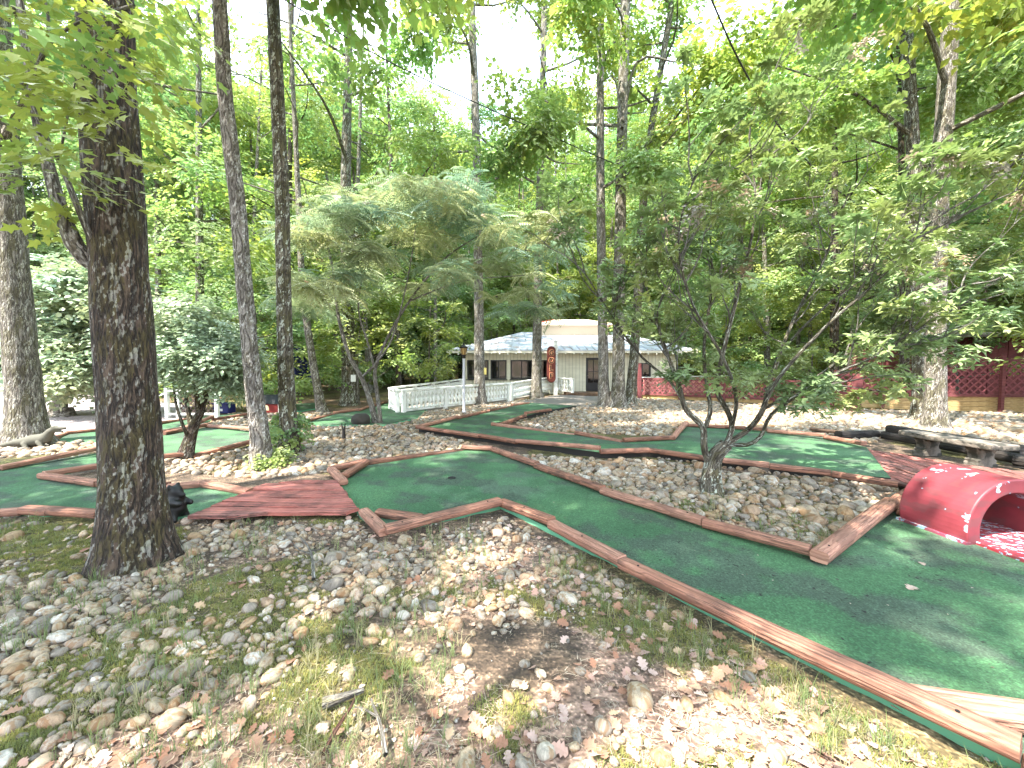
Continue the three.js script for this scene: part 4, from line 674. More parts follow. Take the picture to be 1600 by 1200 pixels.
for (const [label, x, z, cw] of [['unseen oak added for shade behind the viewer on the gravel road side', -6.2, 2.6, 4.2], ['unseen oak added for shade behind the viewer by the leaf litter', -2.4, 5.4, 4], ['unseen oak added for shade far behind the viewer across the gravel road', -9.4, 3.4, 4.4], ['unseen oak added for shade left of the viewer at the edge of the left hole', -10.5, -0.8, 4.4], ['unseen oak added for shade behind the viewer beside the long green', 2.6, 4.4, 4], ['unseen oak added for shade right of the viewer beyond the barrel tunnel green', 8.2, -1.2, 4.8]])
  tree('oak_tree', label, gCourse, [V(x, 0, z), V(x + 0.3, 6, z), V(x, 12, z + 0.3), V(x + 0.4, 17, z)], 0.26, { r1: 0.08, bark: M.barkGrey, c0: 7.5, cw, n: 1420, limbs: 12, leaves: M.leafMidTone });  // out-of-view oaks added to shade the foreground and the stones behind the bench
// woods
const gWoods = 'forest trees behind the golf course';
const woods = [];
const blocked = (x, z) => (x > -5.5 && x < 14 && z > -36 && z < -16) || (x > -34 && x < -7 && z > -26 && z < 2 && inPoly(gravelRoad, x, z)) || (x > 16 && x < 29 && z > -24 && z < -12) || (x > -8 && x < 9 && z > -17);
{
  const r = rng(4242), ex = [[-5.0, -26], [-8.6, -24], [-7.2, -31], [-11.8, -27], [-14, -21], [-10.2, -18], [-13.2, -16.8], [-4.4, -34], [-16.5, -30], [-8.2, -20.3], [-6.1, -21.4], [-10.5, -38], [10, -38], [15.5, -24], [14.8, -18.2], [19.5, -26], [24, -17.5], [2, -38], [6, -40], [-20, -27], [12.6, -31], [26, -12], [20, -10.2], [-1.5, -41], [4, -43], [8.5, -42.5], [-5, -44], [12.5, -41], [1.5, -47], [6.5, -48], [16, -36], [-8.5, -48], [-3, -52], [3.5, -54], [10.5, -50], [9, -56], [-6, -58], [0, -60], [0, -35.6], [4.2, -35.2], [8.3, -36.6], [11.5, -36], [-8, -34], [-6, -39], [-11.5, -33.5], [-9, -42]];
  for (const e of ex) woods.push(e);
  for (let k = 0; k < 900 && woods.length < 112; k++) { const a = rr(-1.12, 1.12, r), d = 19 + 42 * Math.pow(r(), 0.8), x = Math.sin(a) * d, z = -Math.cos(a) * d; if (blocked(x, z) || woods.some((w) => Math.hypot(w[0] - x, w[1] - z) < 3)) continue; woods.push([x, z]); }
  woods.forEach(([x, z], i) => {
    const d = Math.hypot(x, z), h = Math.max(rr(15, 22, r), Math.min(31, d * 0.58 + rr(0, 4, r))), lean = rr(-0.06, 0.06, r), lz = rr(-0.04, 0.04, r), b = V(x, groundY(x, z), z), path = [b, b.clone().add(V(lean * h * 0.3, h * 0.35, lz * h * 0.3)), b.clone().add(V(lean * h, h, lz * h))];
    const low = r() < 0.45; const dark = r();
    const kind = dark < 0.3 ? 2 : low ? 1 : 0;
    tree('forest_tree', ['forest tree with a bare stem and high green crown in the woods', 'forest tree with leafy low branches in the woods', 'forest tree with a cool green crown in the woods'][kind], gWoods, path, rr(0.09, 0.21, r), { r1: 0.05, bark: pick([M.barkGrey, M.barkMoss, M.barkDark], r), c0: low ? rr(2.6, 4.5, r) : rr(5, 8, r), cw: rr(3, 4.4, r), n: Math.round(clamp(48000 / d, 950, 1500)), limbs: 12, leaves: kind === 2 ? M.leafShadeTone : r() < 0.5 ? M.leafSunTone : M.leafMidTone, geos: SPRAY.far, seg: 9, s0: 0.85, s1: 1.15 });
  });
}
{ // young trees and shrubs of the understorey
  const r = rng(99), g2 = 'young trees of the woodland edge'; let n = 0;
  const spots = [[-6.4, -16.5, 4.6], [-9.4, -14.8, 4.2], [-12.3, -19.5, 5.4], [-4.2, -19.8, 6.2], [-2.2, -27.5, 6], [-7.5, -26, 5], [-17, -24, 6], [-15.5, -18.8, 4.5], [-12, -23, 4.6], [12, -22.5, 5.4], [15, -20, 5], [18.4, -16.3, 6], [21, -14.8, 5.5], [25, -14, 6.5], [11.5, -26, 7], [1, -34, 8], [6, -36, 8.5], [9.5, -34.5, 8], [-3.4, -32, 6.5], [-21, -30, 6], [-25, -27, 6], [17, -11.2, 4.2], [19.5, -8.2, 4.6], [-30, -24, 7], [-34, -20, 7], [-19.5, -21.5, 4.5]];
  for (let k = 0; k < 500 && spots.length < 44; k++) { const a = rr(-1.05, 1.05, r), d = rr(22, 42, r), x = Math.sin(a) * d, z = -Math.cos(a) * d; if (blocked(x, z) || spots.some((s) => Math.hypot(s[0] - x, s[1] - z) < 3.2)) continue; spots.push([x, z, rr(3, 6, r)]); }
  for (const [x, z, h] of spots) {
    const b = V(x, groundY(x, z), z), kind = n++ % 3, path = [b, b.clone().add(V(rr(-0.3, 0.3, r), h * 0.5, rr(-0.3, 0.3, r))), b.clone().add(V(rr(-0.5, 0.5, r), h, 0))];
    tree('young_tree', ['young tree with yellow green leaves at the woodland edge', 'young tree with mid green leaves at the woodland edge', 'young tree with cool green leaves at the woodland edge'][kind], g2, path, 0.06, { r1: 0.02, bark: M.barkGrey, c0: h * 0.16, cw: h * 0.38, n: 420, limbs: 9, leaves: [M.leafSunTone, M.leafMidTone, M.leafShadeTone][kind], geos: SPRAY.mid, seg: 7, s0: 0.85, s1: 1.15, flare: 0.3 });
  }
}
{ // the far wood that closes the view reads as one mass
  const r = rng(31), cl = []; for (let k = 0; k < 170; k++) { const a = -1.35 + 2.7 * (k + 0.5) / 170, d = rr(58, 82, r), x = Math.sin(a) * d, z = -Math.cos(a) * d, y0 = groundY(x, z); cl.push({ p: V(x, y0 + rr(2, 5, r), z), n: 70, r: [4, 4.5, 3] }, { p: V(x, y0 + rr(10, 15, r), z), n: 80, r: [4.5, 6, 3] }, { p: V(x, y0 + rr(20, 27, r), z), n: 70, r: [4.5, 6, 3] }); }
  const o = new THREE.Group(); o.name = 'far_woods'; o.userData = { kind: 'stuff', label: 'distant wood closing the view behind all the trees', category: 'woods' }; scene.add(o); crown(o, 'foliage', cl, [SPRAY.far[0]], M.leafShadeTone, { keepAll: true, s0: 2.4, s1: 3.6, seed: 500 });
}

// ------------------------------------------------------------------ small trees near the course
function shrub(name, label, cat, base, stems, bark, fol, opts) { // stems: [points, r0]
  const t = thing(name, label, cat, null, base); const loc = (p) => p.clone().sub(base);
  stems.forEach(([pts, r0, r1 = 0.008], i) => part(i ? 'branch' : 'trunk', limbGeo(pts.map(loc), (f) => r0 + (r1 - r0) * f, i ? 8 : 14, 0.12, i ? 0 : r0 * 0.5, i + 3, 0.12), bark, t));
  for (const [nm, cl, geos, mat, o] of fol) crown(t, nm, cl, geos, mat, { off: base, keepAll: true, ...o }); return t;
}
{ // mountain laurel in the stone bed, many crooked stems
  const b = G(1112, 770), D = 5.05; const r = rng(808), st = [], cl = [], fl = [];
  const A = (x, y, dd = 0) => P(x, y, D - dd);
  st.push([[b.clone().add(V(0, -0.05, 0)), A(1112, 735), A(1118, 712), A(1135, 694)], 0.1, 0.07]);
  const mains = [
    [[A(1110, 730), A(1100, 700), A(1098, 668), A(1072, 640, 0.1), A(1060, 600, 0.15), A(1040, 545, 0.1), A(1022, 490), A(1000, 420)], 0.075],
    [[A(1102, 668), A(1110, 640, -0.1), A(1104, 600, -0.2), A(1100, 540, -0.25), A(1112, 450, -0.2), A(1108, 340, -0.1)], 0.05],
    [[A(1135, 694), A(1144, 668), A(1136, 640, 0.15), A(1120, 610, 0.25), A(1128, 560, 0.3), A(1150, 470, 0.35), A(1180, 330, 0.3), A(1170, 210, 0.2)], 0.06],
    [[A(1135, 694), A(1168, 672), A(1192, 640, -0.2), A(1205, 590, -0.3), A(1240, 500, -0.4), A(1290, 400, -0.5), A(1330, 290, -0.5)], 0.06],
    [[A(1140, 695), A(1172, 694, 0.1), A(1190, 680, 0.15), A(1202, 652, 0.2), A(1230, 628, 0.3), A(1290, 590, 0.5), A(1370, 555, 0.7), A(1460, 500, 0.8)], 0.045],
    [[A(1168, 672), A(1186, 650, 0.3), A(1210, 600, 0.5), A(1280, 520, 0.7), A(1380, 430, 0.9), A(1470, 330, 1)], 0.045],
    [[A(1098, 665), A(1080, 650, -0.3), A(1050, 600, -0.5), A(1000, 555, -0.5), A(960, 500, -0.5), A(910, 420, -0.4)], 0.04],
    [[A(1144, 668), A(1150, 620, 0.4), A(1130, 560, 0.6), A(1080, 470, 0.7), A(1060, 370, 0.7), A(1090, 260, 0.6)], 0.04],
    [[A(1205, 590, -0.3), A(1230, 540, -0.6), A(1300, 470, -0.8), A(1400, 400, -0.9), A(1500, 330, -1)], 0.035],
    [[A(1192, 640, -0.2), A(1260, 600, -0.3), A(1340, 540, -0.2), A(1420, 480, 0), A(1530, 440, 0)], 0.03],
  ];
  for (const m of mains) st.push([m[0], m[1] * 0.6, 0.007]);
  const twig = (o, dir, len, r0, depth) => {
    const pts = [o]; let p = o.clone(), d = dir.clone().normalize(); const n = 4; for (let i = 0; i < n; i++) { d.add(V(rr(-0.35, 0.35, r), rr(-0.15, 0.4, r), rr(-0.35, 0.35, r))).normalize(); p = p.clone().addScaledVector(d, len / n); pts.push(p); }
    st.push([pts, r0, 0.003]); if (depth > 0) for (let k = 0; k < 3; k++) { const q = pts[1 + Math.floor(r() * n)]; twig(q, d.clone().add(V(rr(-0.9, 0.9, r), rr(-0.2, 0.7, r), rr(-0.9, 0.9, r))), len * 0.6, r0 * 0.55, depth - 1); } else { cl.push({ p, n: r() < 0.5 ? 3 : 2, r: [0.2, 0.14, 0.2] }); if (r() < 0.16 && p.y > 2.6) fl.push({ p: p.clone().add(V(0, 0.05, 0)), n: 3, r: [0.1, 0.06, 0.1] }); }
  };
  for (const m of mains) { const c = new THREE.CatmullRomCurve3(m[0]); for (let k = 0; k < 9; k++) { const f = 0.42 + 0.58 * (k + r()) / 9, o = c.getPointAt(Math.min(1, f)), tg = c.getTangentAt(Math.min(1, f)); twig(o, tg.clone().add(V(rr(-0.9, 0.9, r), rr(-0.5, 0.5, r), rr(-0.9, 0.9, r))), rr(0.5, 0.95, r), 0.012, 1); } }
  for (const [x, y, dd] of [[1050, 590, 0.2], [1130, 600, 0.5], [1290, 610, 0.6], [1340, 625, 0.6], [1500, 560, 0.9], [1400, 590, 0.7], [1260, 640, 0.5], [1225, 610, 0.2], [1175, 590, 0.3], [1080, 560, -0.3], [1320, 560, 0.3], [1440, 540, 0.5], [1540, 500, 0.5], [1370, 500, 0.4], [1250, 560, 0.2]]) cl.push({ p: A(x, y, dd), n: 9, r: [0.3, 0.14, 0.3] });
  // fine twigs join into one mesh per main stem group
  const t = thing('laurel_tree', 'gnarled many stemmed laurel growing in the stone bed', 'tree', null, b), loc = (p) => p.clone().sub(b);
  const twigs = []; st.forEach(([pts, r0, r1], i) => { if (i <= mains.length) part(i ? 'branch' : 'trunk', limbGeo(pts.map(loc), (f) => r0 + (r1 - r0) * f, i ? 9 : 18, 0.1, i ? 0 : 0.05, i + 3, 0.12), M.barkMoss, t); else twigs.push(limbGeo(pts.map(loc), (f) => r0 + (r1 - r0) * f, 4, 0.2, 0, i, 0)); });
  part('twigs', mergeGeometries(twigs), M.barkPale, t, 'stuff');
  crown(t, 'crown', cl, SPRAY.laurel, M.leafLaurel, { off: b, keepAll: true, seed: 61, s0: 0.8, s1: 1.2, droop: 0, warm: 0.2 });
  crown(t, 'dry_flowers', fl, SPRAY.small, M.flower, { off: b, keepAll: true, seed: 62, s0: 0.5, s1: 0.8 });
}
{ // dark stemmed glossy tree in the left bed
  const b = G(290, 716), D = -b.z, A = (x, y, dd = 0) => P(x, y, D - dd);
  const cl = [[300, 520, 0.1], [275, 500, 0.2], [330, 520, 0], [350, 560, 0.2], [270, 560, 0.3], [300, 580, 0.3], [335, 600, 0.2], [310, 480, -0.1], [260, 530, -0.2], [355, 590, -0.3], [325, 555, 0.5], [285, 545, 0.5], [360, 545, 0]].map(([x, y, dd]) => ({ p: A(x, y, dd), n: 42, r: [0.42, 0.26, 0.42] }));
  shrub('glossy_tree', 'small dark stemmed tree with glossy pale leaves in the left bed', 'tree', b, [[[b, A(296, 690), A(305, 660), A(315, 640)], 0.085, 0.055], [[A(300, 672), A(295, 650, -0.1), A(290, 620, -0.1), A(280, 560)], 0.045], [[A(315, 640), A(322, 615), A(335, 580), A(345, 540)], 0.05], [[A(310, 650), A(306, 600, 0.2), A(305, 540, 0.2), A(300, 490)], 0.045], [[A(296, 688), A(284, 660, 0.2), A(275, 630, 0.2), A(268, 570, 0.2)], 0.03]], M.barkDark, [['crown', cl, SPRAY.small, M.leafGloss, { seed: 71, s0: 0.9, s1: 1.4, warm: 0.1 }]]);
}
{ // mimosa with two slim stems and feathery umbrella crown
  const b = G(588, 662), D = -b.z, A = (x, y, dd = 0) => P(x, y, D - dd), r = rng(5);
  const cl = []; for (let k = 0; k < 100; k++) { const x = rr(440, 880, r), u = (x - 660) / 220, y = 285 + 70 * u * u + 165 * Math.pow(r(), 1.3); cl.push({ p: A(x, y, rr(-2, 2, r)), n: 6, r: [0.75, 0.2, 0.75] }); }
  shrub('mimosa_tree', 'feathery mimosa with two slim forked stems in the stones', 'tree', b, [[[b, A(578, 625), A(565, 590), A(548, 560), A(530, 500), A(520, 420), A(500, 340)], 0.07, 0.02], [[b.clone().add(V(0.14, 0, 0.05)), A(590, 620), A(586, 580), A(600, 540), A(640, 470, 0.2), A(700, 400, 0.4), A(780, 350, 0.5)], 0.06], [[A(586, 580), A(576, 540, 0.2), A(560, 480, 0.3), A(580, 380, 0.3)], 0.035], [[A(565, 590), A(590, 565, 0.3), A(612, 530, 0.4), A(640, 420, 0.6), A(650, 350, 0.6)], 0.035], [[A(640, 470, 0.2), A(720, 440, 0.5), A(820, 430, 0.7)], 0.025]], M.barkPale, [['crown', cl, SPRAY.mimosa, M.leafMimosa, { seed: 81, s0: 0.9, s1: 1.5, droop: 0.05 }], ['flowers', cl.slice(0, 40).map((c) => ({ ...c, p: c.p.clone().add(V(0, 0.12, 0)), n: 2 })), SPRAY.small, M.flower, { seed: 82, s0: 0.5, s1: 0.8 }]]);
}
{ // glossy dogwood behind the big trunk at the left
  const b = G(92, 651), D = -b.z, A = (x, y, dd = 0) => P(x, y, D - dd), cl = [];
  for (const [x, y] of [[95, 460], [140, 480], [70, 500], [170, 520], [110, 530], [150, 560], [90, 570], [180, 580], [130, 600], [60, 540], [195, 545], [160, 440], [120, 430], [50, 460], [100, 500], [190, 490], [75, 590]]) for (const dd of [-0.6, 0.6]) cl.push({ p: A(x, y, dd), n: 42, r: [0.8, 0.42, 0.8] });
  shrub('dogwood_tree', 'broad dogwood with pale glossy leaves beyond the gravel road', 'tree', b, [[[b, A(95, 620), A(100, 570), A(110, 500), A(115, 440)], 0.16, 0.03], [[A(97, 600), A(130, 560, 0.4), A(170, 520, 0.6)], 0.05], [[A(98, 590), A(80, 550, -0.4), A(60, 500, -0.5)], 0.05]], M.barkGrey, [['crown', cl, SPRAY.mid, M.leafGloss, { seed: 91, s0: 0.85, s1: 1.2, warm: 0.12 }]]);
}
{ // leafy shoots growing from the big trunk at the upper left
  const D = 3.3, A = (x, y, dd = 0) => P(x, y, D - dd), b = A(150, 405), r = rng(17);
  const stems = [[[A(160, 420), A(128, 400, 0.12), A(100, 345, 0.2), A(78, 270, 0.2), A(60, 190, 0.2), A(45, 100, 0.2), A(28, -20, 0.2)], 0.045, 0.022], [[A(172, 415), A(148, 385, 0.2), A(120, 320, 0.3), A(92, 250, 0.3), A(70, 210, 0.35), A(35, 135, 0.4), A(-20, 80, 0.4)], 0.024], [[A(36, 133, 0.4), A(58, 110, 0.5), A(75, 70, 0.6), A(130, 32, 0.7), A(210, 8, 0.8)], 0.012], [[A(52, 118, 0.45), A(76, 45, 0.5), A(66, -20, 0.5)], 0.01], [[A(92, 250, 0.3), A(110, 160, 0.5), A(120, 115, 0.6)], 0.008], [[A(70, 210, 0.35), A(20, 200, 0.5), A(-40, 170, 0.6)], 0.01]];
  const cl = []; for (const [x, y, dd, n] of [[190, 20, 0.85, 8], [240, 40, 0.9, 5], [150, 50, 0.8, 6], [200, 100, 0.8, 4], [170, 190, 0.7, 6], [130, 140, 0.7, 5], [60, 40, 0.6, 6], [20, 90, 0.6, 6], [0, 180, 0.7, 6], [60, 230, 0.6, 5], [160, 250, 0.6, 4], [30, 280, 0.6, 5], [200, 170, 0.75, 4], [100, 60, 0.7, 5], [10, 20, 0.5, 6], [110, 300, 0.4, 3]]) cl.push({ p: A(x, y, dd), n, r: [0.2, 0.14, 0.2] });
  shrub('maple_sapling', 'leafy maple shoots springing from the side of the big trunk', 'sapling', b, stems, M.barkPale, [['crown', cl, SPRAY.maple, M.leafSunTone, { seed: 101, s0: 0.8, s1: 1.2, droop: 0.2 }]]);
}
{ // ivy at the foot of the dark trunk
  const t = thing('ivy_clump', 'green ivy wrapped round the foot of the dark mossy trunk', 'plant', null, G(453, 708)); const b = t.position.clone(), cl = []; const r = rng(3); for (let k = 0; k < 40; k++) { const a = rr(0, 6.28, r), y = rr(0.03, 0.75, r); cl.push({ p: V(b.x + Math.cos(a) * (0.27 - y * 0.1), y, b.z + Math.sin(a) * (0.27 - y * 0.1)), n: 3, r: [0.06, 0.08, 0.06] }); } crown(t, 'leaves', cl, SPRAY.ivy, M.leafShadeTone, { off: b, keepAll: true, seed: 111, droop: 0.6 });
}
for (const [label, x, y, h] of [['pale weed clump at the foot of the slender lichened trunk', 424, 726, 0.3], ['low green shrub beside the little red house', 418, 640, 0.9], ['low shrub behind the white balustrade end', 520, 603, 1.2]]) {
  const t = thing('ground_plant', label, 'plant', null, G(x, y)), b = t.position.clone(); part('stem', limbGeo([V(0, -0.02, 0), V(0.02, h * 0.5, 0), V(0, h * 0.9, 0)], (f) => 0.012 * (1 - f * 0.7), 5, 0.1), M.barkGrey, t); crown(t, 'leaves', [{ p: b.clone().add(V(0, h * 0.5, 0)), n: Math.round(60 * h + 20), r: [h * 0.5, h * 0.4, h * 0.5] }], SPRAY.small, M.leafMidTone, { off: b, keepAll: true, seed: x });
}
{ // things fixed to trunks
  const b = P(552, 591, -tagged[0].z - 0.36), t = thing('placard', 'blank white placard nailed to the mossy trunk', 'sign', null, b); part('panel', rbox(0.2, 0.28, 0.02, 0, 0, 0, 0.004), std({ color: 0xe4e6e0, roughness: 0.5 }), t); part('nail', new THREE.SphereGeometry(0.012, 6, 5).translate(0, 0.11, 0.012), std({ color: 0x55524c, metalness: 1, roughness: 0.4 }), t);
  const q = thing('trunk_tag', 'small yellow tag on the pale trunk behind the balustrade', 'sign', null, P(758, 580, 16.2)); part('panel', rbox(0.1, 0.27, 0.02, 0, 0, 0, 0.004), std({ color: 0xd0c070, roughness: 0.6 }), q); part('nail', new THREE.SphereGeometry(0.012, 6, 5).translate(0, 0.11, 0.012), std({ color: 0x55524c, metalness: 1, roughness: 0.4 }), q);
  const c = thing('hanging_tarp', 'dark blue tarp hanging beside a trunk in the shade', 'tarp', null, P(468, 602, 17)); const cg = new THREE.BoxGeometry(0.75, 1.6, 0.03, 14, 16, 1), p = cg.attributes.position; for (let i = 0; i < p.count; i++) { const x = p.getX(i), y = p.getY(i); p.setZ(i, p.getZ(i) + 0.1 * Math.sin(x * 16 + y * 2) + 0.05 * vnoise(x * 5, y * 3)); p.setX(i, x * (0.6 + 0.25 * (0.8 - y)) + 0.12 * (0.8 - y)); } cg.translate(0, 0.8, 0); cg.computeVertexNormals(); part('cloth', cg, std({ color: 0x1a2150, roughness: 0.8 }), c); part('rope', new THREE.CylinderGeometry(0.012, 0.012, 0.7, 6).translate(-0.06, 1.9, 0), std({ color: 0x8a8478 }), c);
  const wire = (label, pts) => { const o = thing('overhead_cable', label, 'cable', null, pts[0]); part('wire', new THREE.TubeGeometry(new THREE.CatmullRomCurve3(pts.map((v) => v.clone().sub(pts[0]))), 40, 0.018, 6), std({ color: 0x1c1b1a, roughness: 0.7 }), o); };
  wire('black overhead cable running from the upper left to the triple tree', [P(330, -70, 9), P(445, 0, 10), P(600, 92, 11.3), P(760, 168, 12.6), P(960, 256, 14.2)]);
  wire('thin dark cable hanging down into the laurel', [P(1085, -60, 8), P(1112, 0, 8.4), P(1150, 85, 9), P(1205, 180, 9.8), P(1300, 290, 11), P(1440, 380, 12)]);
}

// ------------------------------------------------------------------ river stones
const stoneMap = tex(256, 256, (u, v, c) => { const n = tf(u * 8, v * 8), f = vnoise(u * 90, v * 90, 90); const b = 178 + 90 * (n - 0.5) + 40 * (f - 0.5); c[0] = b; c[1] = b * 0.985; c[2] = b * 0.96; mixc(c.slice(), [150, 120, 88], smooth(0.55, 0.7, tf(u * 8 + 3, v * 8 + 8)) * 0.6, c); });
const stoneGeo = [1, 2, 3, 4, 5, 6].map((s) => { const q = blob(s * 3.7, 1, 0.52 + 0.09 * (s % 3), 0.78 + 0.06 * (s % 2), 1, s % 3 === 0 ? 0.42 : 0.26); const p = q.attributes.position, uv = new Float32Array(p.count * 2); for (let i = 0; i < p.count; i++) { uv[2 * i] = p.getX(i) * 0.4 + p.getY(i) * 0.3 + s * 0.17; uv[2 * i + 1] = p.getZ(i) * 0.4 - p.getY(i) * 0.2 + s * 0.31; } q.setAttribute('uv', new THREE.BufferAttribute(uv, 2)); return q; });
const stoneTone = [[0.66, 0.54, 0.39], [0.5, 0.44, 0.37], [0.8, 0.72, 0.6], [0.6, 0.42, 0.25], [0.7, 0.56, 0.45], [0.34, 0.31, 0.27], [0.64, 0.45, 0.3], [0.9, 0.85, 0.77]];
const stoneMats = stoneTone.map((c) => std({ map: stoneMap, color: lin(...c), roughness: 0.8 }));
const stoneAny = std({ map: stoneMap, roughness: 0.8 });
const trunksAt = [[G(212, 872), 0.34], [G(412, 728), 0.2], [G(453, 708), 0.22], [G(1112, 770), 0.17], [G(45, 694), 0.42], [G(944, 636), 0.22], [G(966, 637), 0.24], [G(984, 632), 0.22], [G(1462, 668), 0.4], [G(1440, 656), 0.36], [G(290, 716), 0.12]];
function freeSpot(x, z, pad) {
  if (!clear(x, z)) return false;
  for (const [a, b, c, d] of logLines) if (Math.abs(a - x) < 9 && segDist(a, b, c, d, x, z) < 0.065 + pad * 0.7) return false;
  for (const [p, rad] of trunksAt) if (Math.hypot(p.x - x, p.z - z) < rad) return false; return true;
}
const lap = (p) => { const g0 = Math.floor(p / 0.2); return g0; };
function stoneBed(label, area, dens, r0, r1, seed, moreBig = 0) {
  // area: polygon; dens(x,z): 0..1 chance; stones settle without much overlap; the largest in view are single meshes
  const r = rng(seed), xs = area.map((p) => p.x), zs = area.map((p) => p.z), grid = new Map(), list = [];
  const x0 = Math.min(...xs), x1 = Math.max(...xs), z0 = Math.min(...zs), z1 = Math.max(...zs), tries = Math.round((x1 - x0) * (z1 - z0) / (r0 * r0) * 0.55);
  for (let k = 0; k < tries; k++) {
    const x = rr(x0, x1, r), z = rr(z0, z1, r), big = k < tries * 0.12, s = big ? rr((r0 + r1) / 2, r1 * (r() < moreBig ? 1.5 : 1), r) : r0 + (r1 - r0) * 0.7 * r() * r(); const d = dens(x, z);
    if (r() > d || !inPoly(area, x, z) || !freeSpot(x, z, s)) continue;
    const gx = Math.floor(x / 0.25), gz = Math.floor(z / 0.25); let ok = true;
    for (let i = -1; i <= 1 && ok; i++) for (let j = -1; j <= 1 && ok; j++) for (const o of grid.get((gx + i) * 10007 + gz + j) || []) if (Math.hypot(o.x - x, o.z - z) < (o.s + s) * 0.72) { ok = false; break; }
    if (!ok) continue; const o = { x, z, s }, key = gx * 10007 + gz; (grid.get(key) || grid.set(key, []).get(key)).push(o); list.push(o);
  }
  const bed = thing('stone_bed', label, 'stones', null); delete bed.userData.category; bed.userData.kind = 'structure';
  for (const o of list) o.show = o.s / Math.max(1.2, -o.z) * (Math.abs(o.x / o.z) < 1.35 && -o.z > 1.2 ? 1 : 0.05);
  list.sort((a, b) => b.show - a.show); const rest = stoneGeo.map(() => []);
  list.forEach((o, i) => {
    const gi = Math.floor(r() * stoneGeo.length), ti = r() < 0.42 ? Math.floor(r() * 2) : Math.floor(r() * stoneTone.length), y = groundY(o.x, o.z) + o.s * rr(0.02, 0.2, r);
    const e = new THREE.Euler(rr(-0.35, 0.35, r), r() * 6.28, rr(-0.35, 0.35, r)), sc = V(o.s * rr(0.9, 1.2, r), o.s * rr(0.8, 1.15, r), o.s * rr(0.85, 1.1, r));
    if (i < 300 && o.show * 620 > 6) { const m = part(i ? 'stone_' + String(i).padStart(3, '0') : 'stone', stoneGeo[gi], stoneMats[ti], bed); m.position.set(o.x, y, o.z); m.rotation.copy(e); m.scale.copy(sc); }
    else rest[gi].push([V(o.x, y, o.z), e, sc, ti]);
  });
  rest.forEach((a, gi) => { if (!a.length) return; const im = shadow(new THREE.InstancedMesh(stoneGeo[gi], stoneAny, a.length)); im.name = 'small_stones'; im.userData.kind = 'stuff'; a.forEach(([p, e, s, ti], k) => { dummy.position.copy(p); dummy.rotation.copy(e); dummy.scale.copy(s); dummy.updateMatrix(); im.setMatrixAt(k, dummy.matrix); const q = rr(0.8, 1.1, r), c = stoneTone[ti]; im.setColorAt(k, tint.setRGB(c[0] * q, c[1] * q, c[2] * q)); }); bed.add(im); });
  return list.length;
}
const pz = (a) => a.map(([x, z]) => V(x, 0, z));
const count = [];
count.push(stoneBed('river stones scattered over the mossy ground round the big trunk', pz([[-6.5, -4.9], [-3.4, -4.35], [-1.6, -4.4], [-0.1, -4.5], [0.9, -3.2], [2.3, -1.9], [3.4, -0.9], [-4.6, -0.9], [-6.8, -3]]), (x, z) => {
  const n = fbm(x * 1.4 + 5, z * 1.4 + 9, 4), m = mossAt(x, z), lit = smooth(-2.9, -2.1, z + 0.2 * Math.abs(x)) * smooth(-1.9, -0.6, x); return clamp((smooth(0.36, 0.56, n) * 0.95 + 0.08) * (1 - m * 0.72) * (1 - lit * 0.84), 0.02, 1);
}, 0.017, 0.056, 11, 0.12));
count.push(stoneBed('river stones filling the bed round the laurel', pz([[-2.4, -7.3], [-0.3, -7.2], [1.7, -6.7], [3.7, -7.2], [5.6, -6.0], [5.7, -5.2], [2.75, -3.4], [1.3, -4.9], [-0.3, -6.9]]), () => 1, 0.026, 0.085, 12, 0.25));
count.push(stoneBed('mossy river stones between the trunks and the cup green', pz([[-7.8, -6.6], [-3.6, -5.6], [-2.2, -6.2], [-2.2, -6.9], [-0.4, -7.6], [-2.3, -9.9], [-2.4, -13.2], [-5.5, -13.5], [-9.5, -13.5], [-8, -8.6]]), (x, z) => 0.3 + 0.7 * smooth(0.36, 0.5, fbm(x * 0.8, z * 0.8 + 40, 4)), 0.034, 0.09, 13, 0.1));
count.push(stoneBed('sunlit river stones heaped round the triple tree', pz([[-0.4, -11.3], [1, -9.8], [3.6, -8.9], [4.1, -10], [6, -9.6], [7.4, -8.2], [12.4, -14.6], [6.6, -19.4], [5, -19], [3, -16.5], [1.6, -14.8]]), () => 0.95, 0.042, 0.1, 14, 0.1));
count.push(stoneBed('grey river stones behind the bench and the tie wall', pz([[7.4, -8.3], [8.6, -8.8], [8.5, -4], [9.5, -1.5], [16, -5], [20, -12.6], [15, -13.8], [12.6, -14.5]]), () => 0.95, 0.045, 0.13, 15, 0.25));
count.push(stoneBed('mossy stones along the far edge of the left hole', pz([[-14, -5], [-9.2, -6.8], [-6.5, -8], [-6, -9.6], [-9.2, -9.4], [-11, -8], [-16, -6]]), (x, z) => 0.8, 0.04, 0.11, 16, 0.2));
count.push(stoneBed('river stones along the lamp post and balustrade', pz([[-3.4, -12.8], [-2.2, -10.4], [0.4, -15.4], [1.9, -20], [-0.3, -17.6], [-3.6, -13.2]]), () => 0.8, 0.04, 0.09, 17));
console.log('stones', count.join(' '));

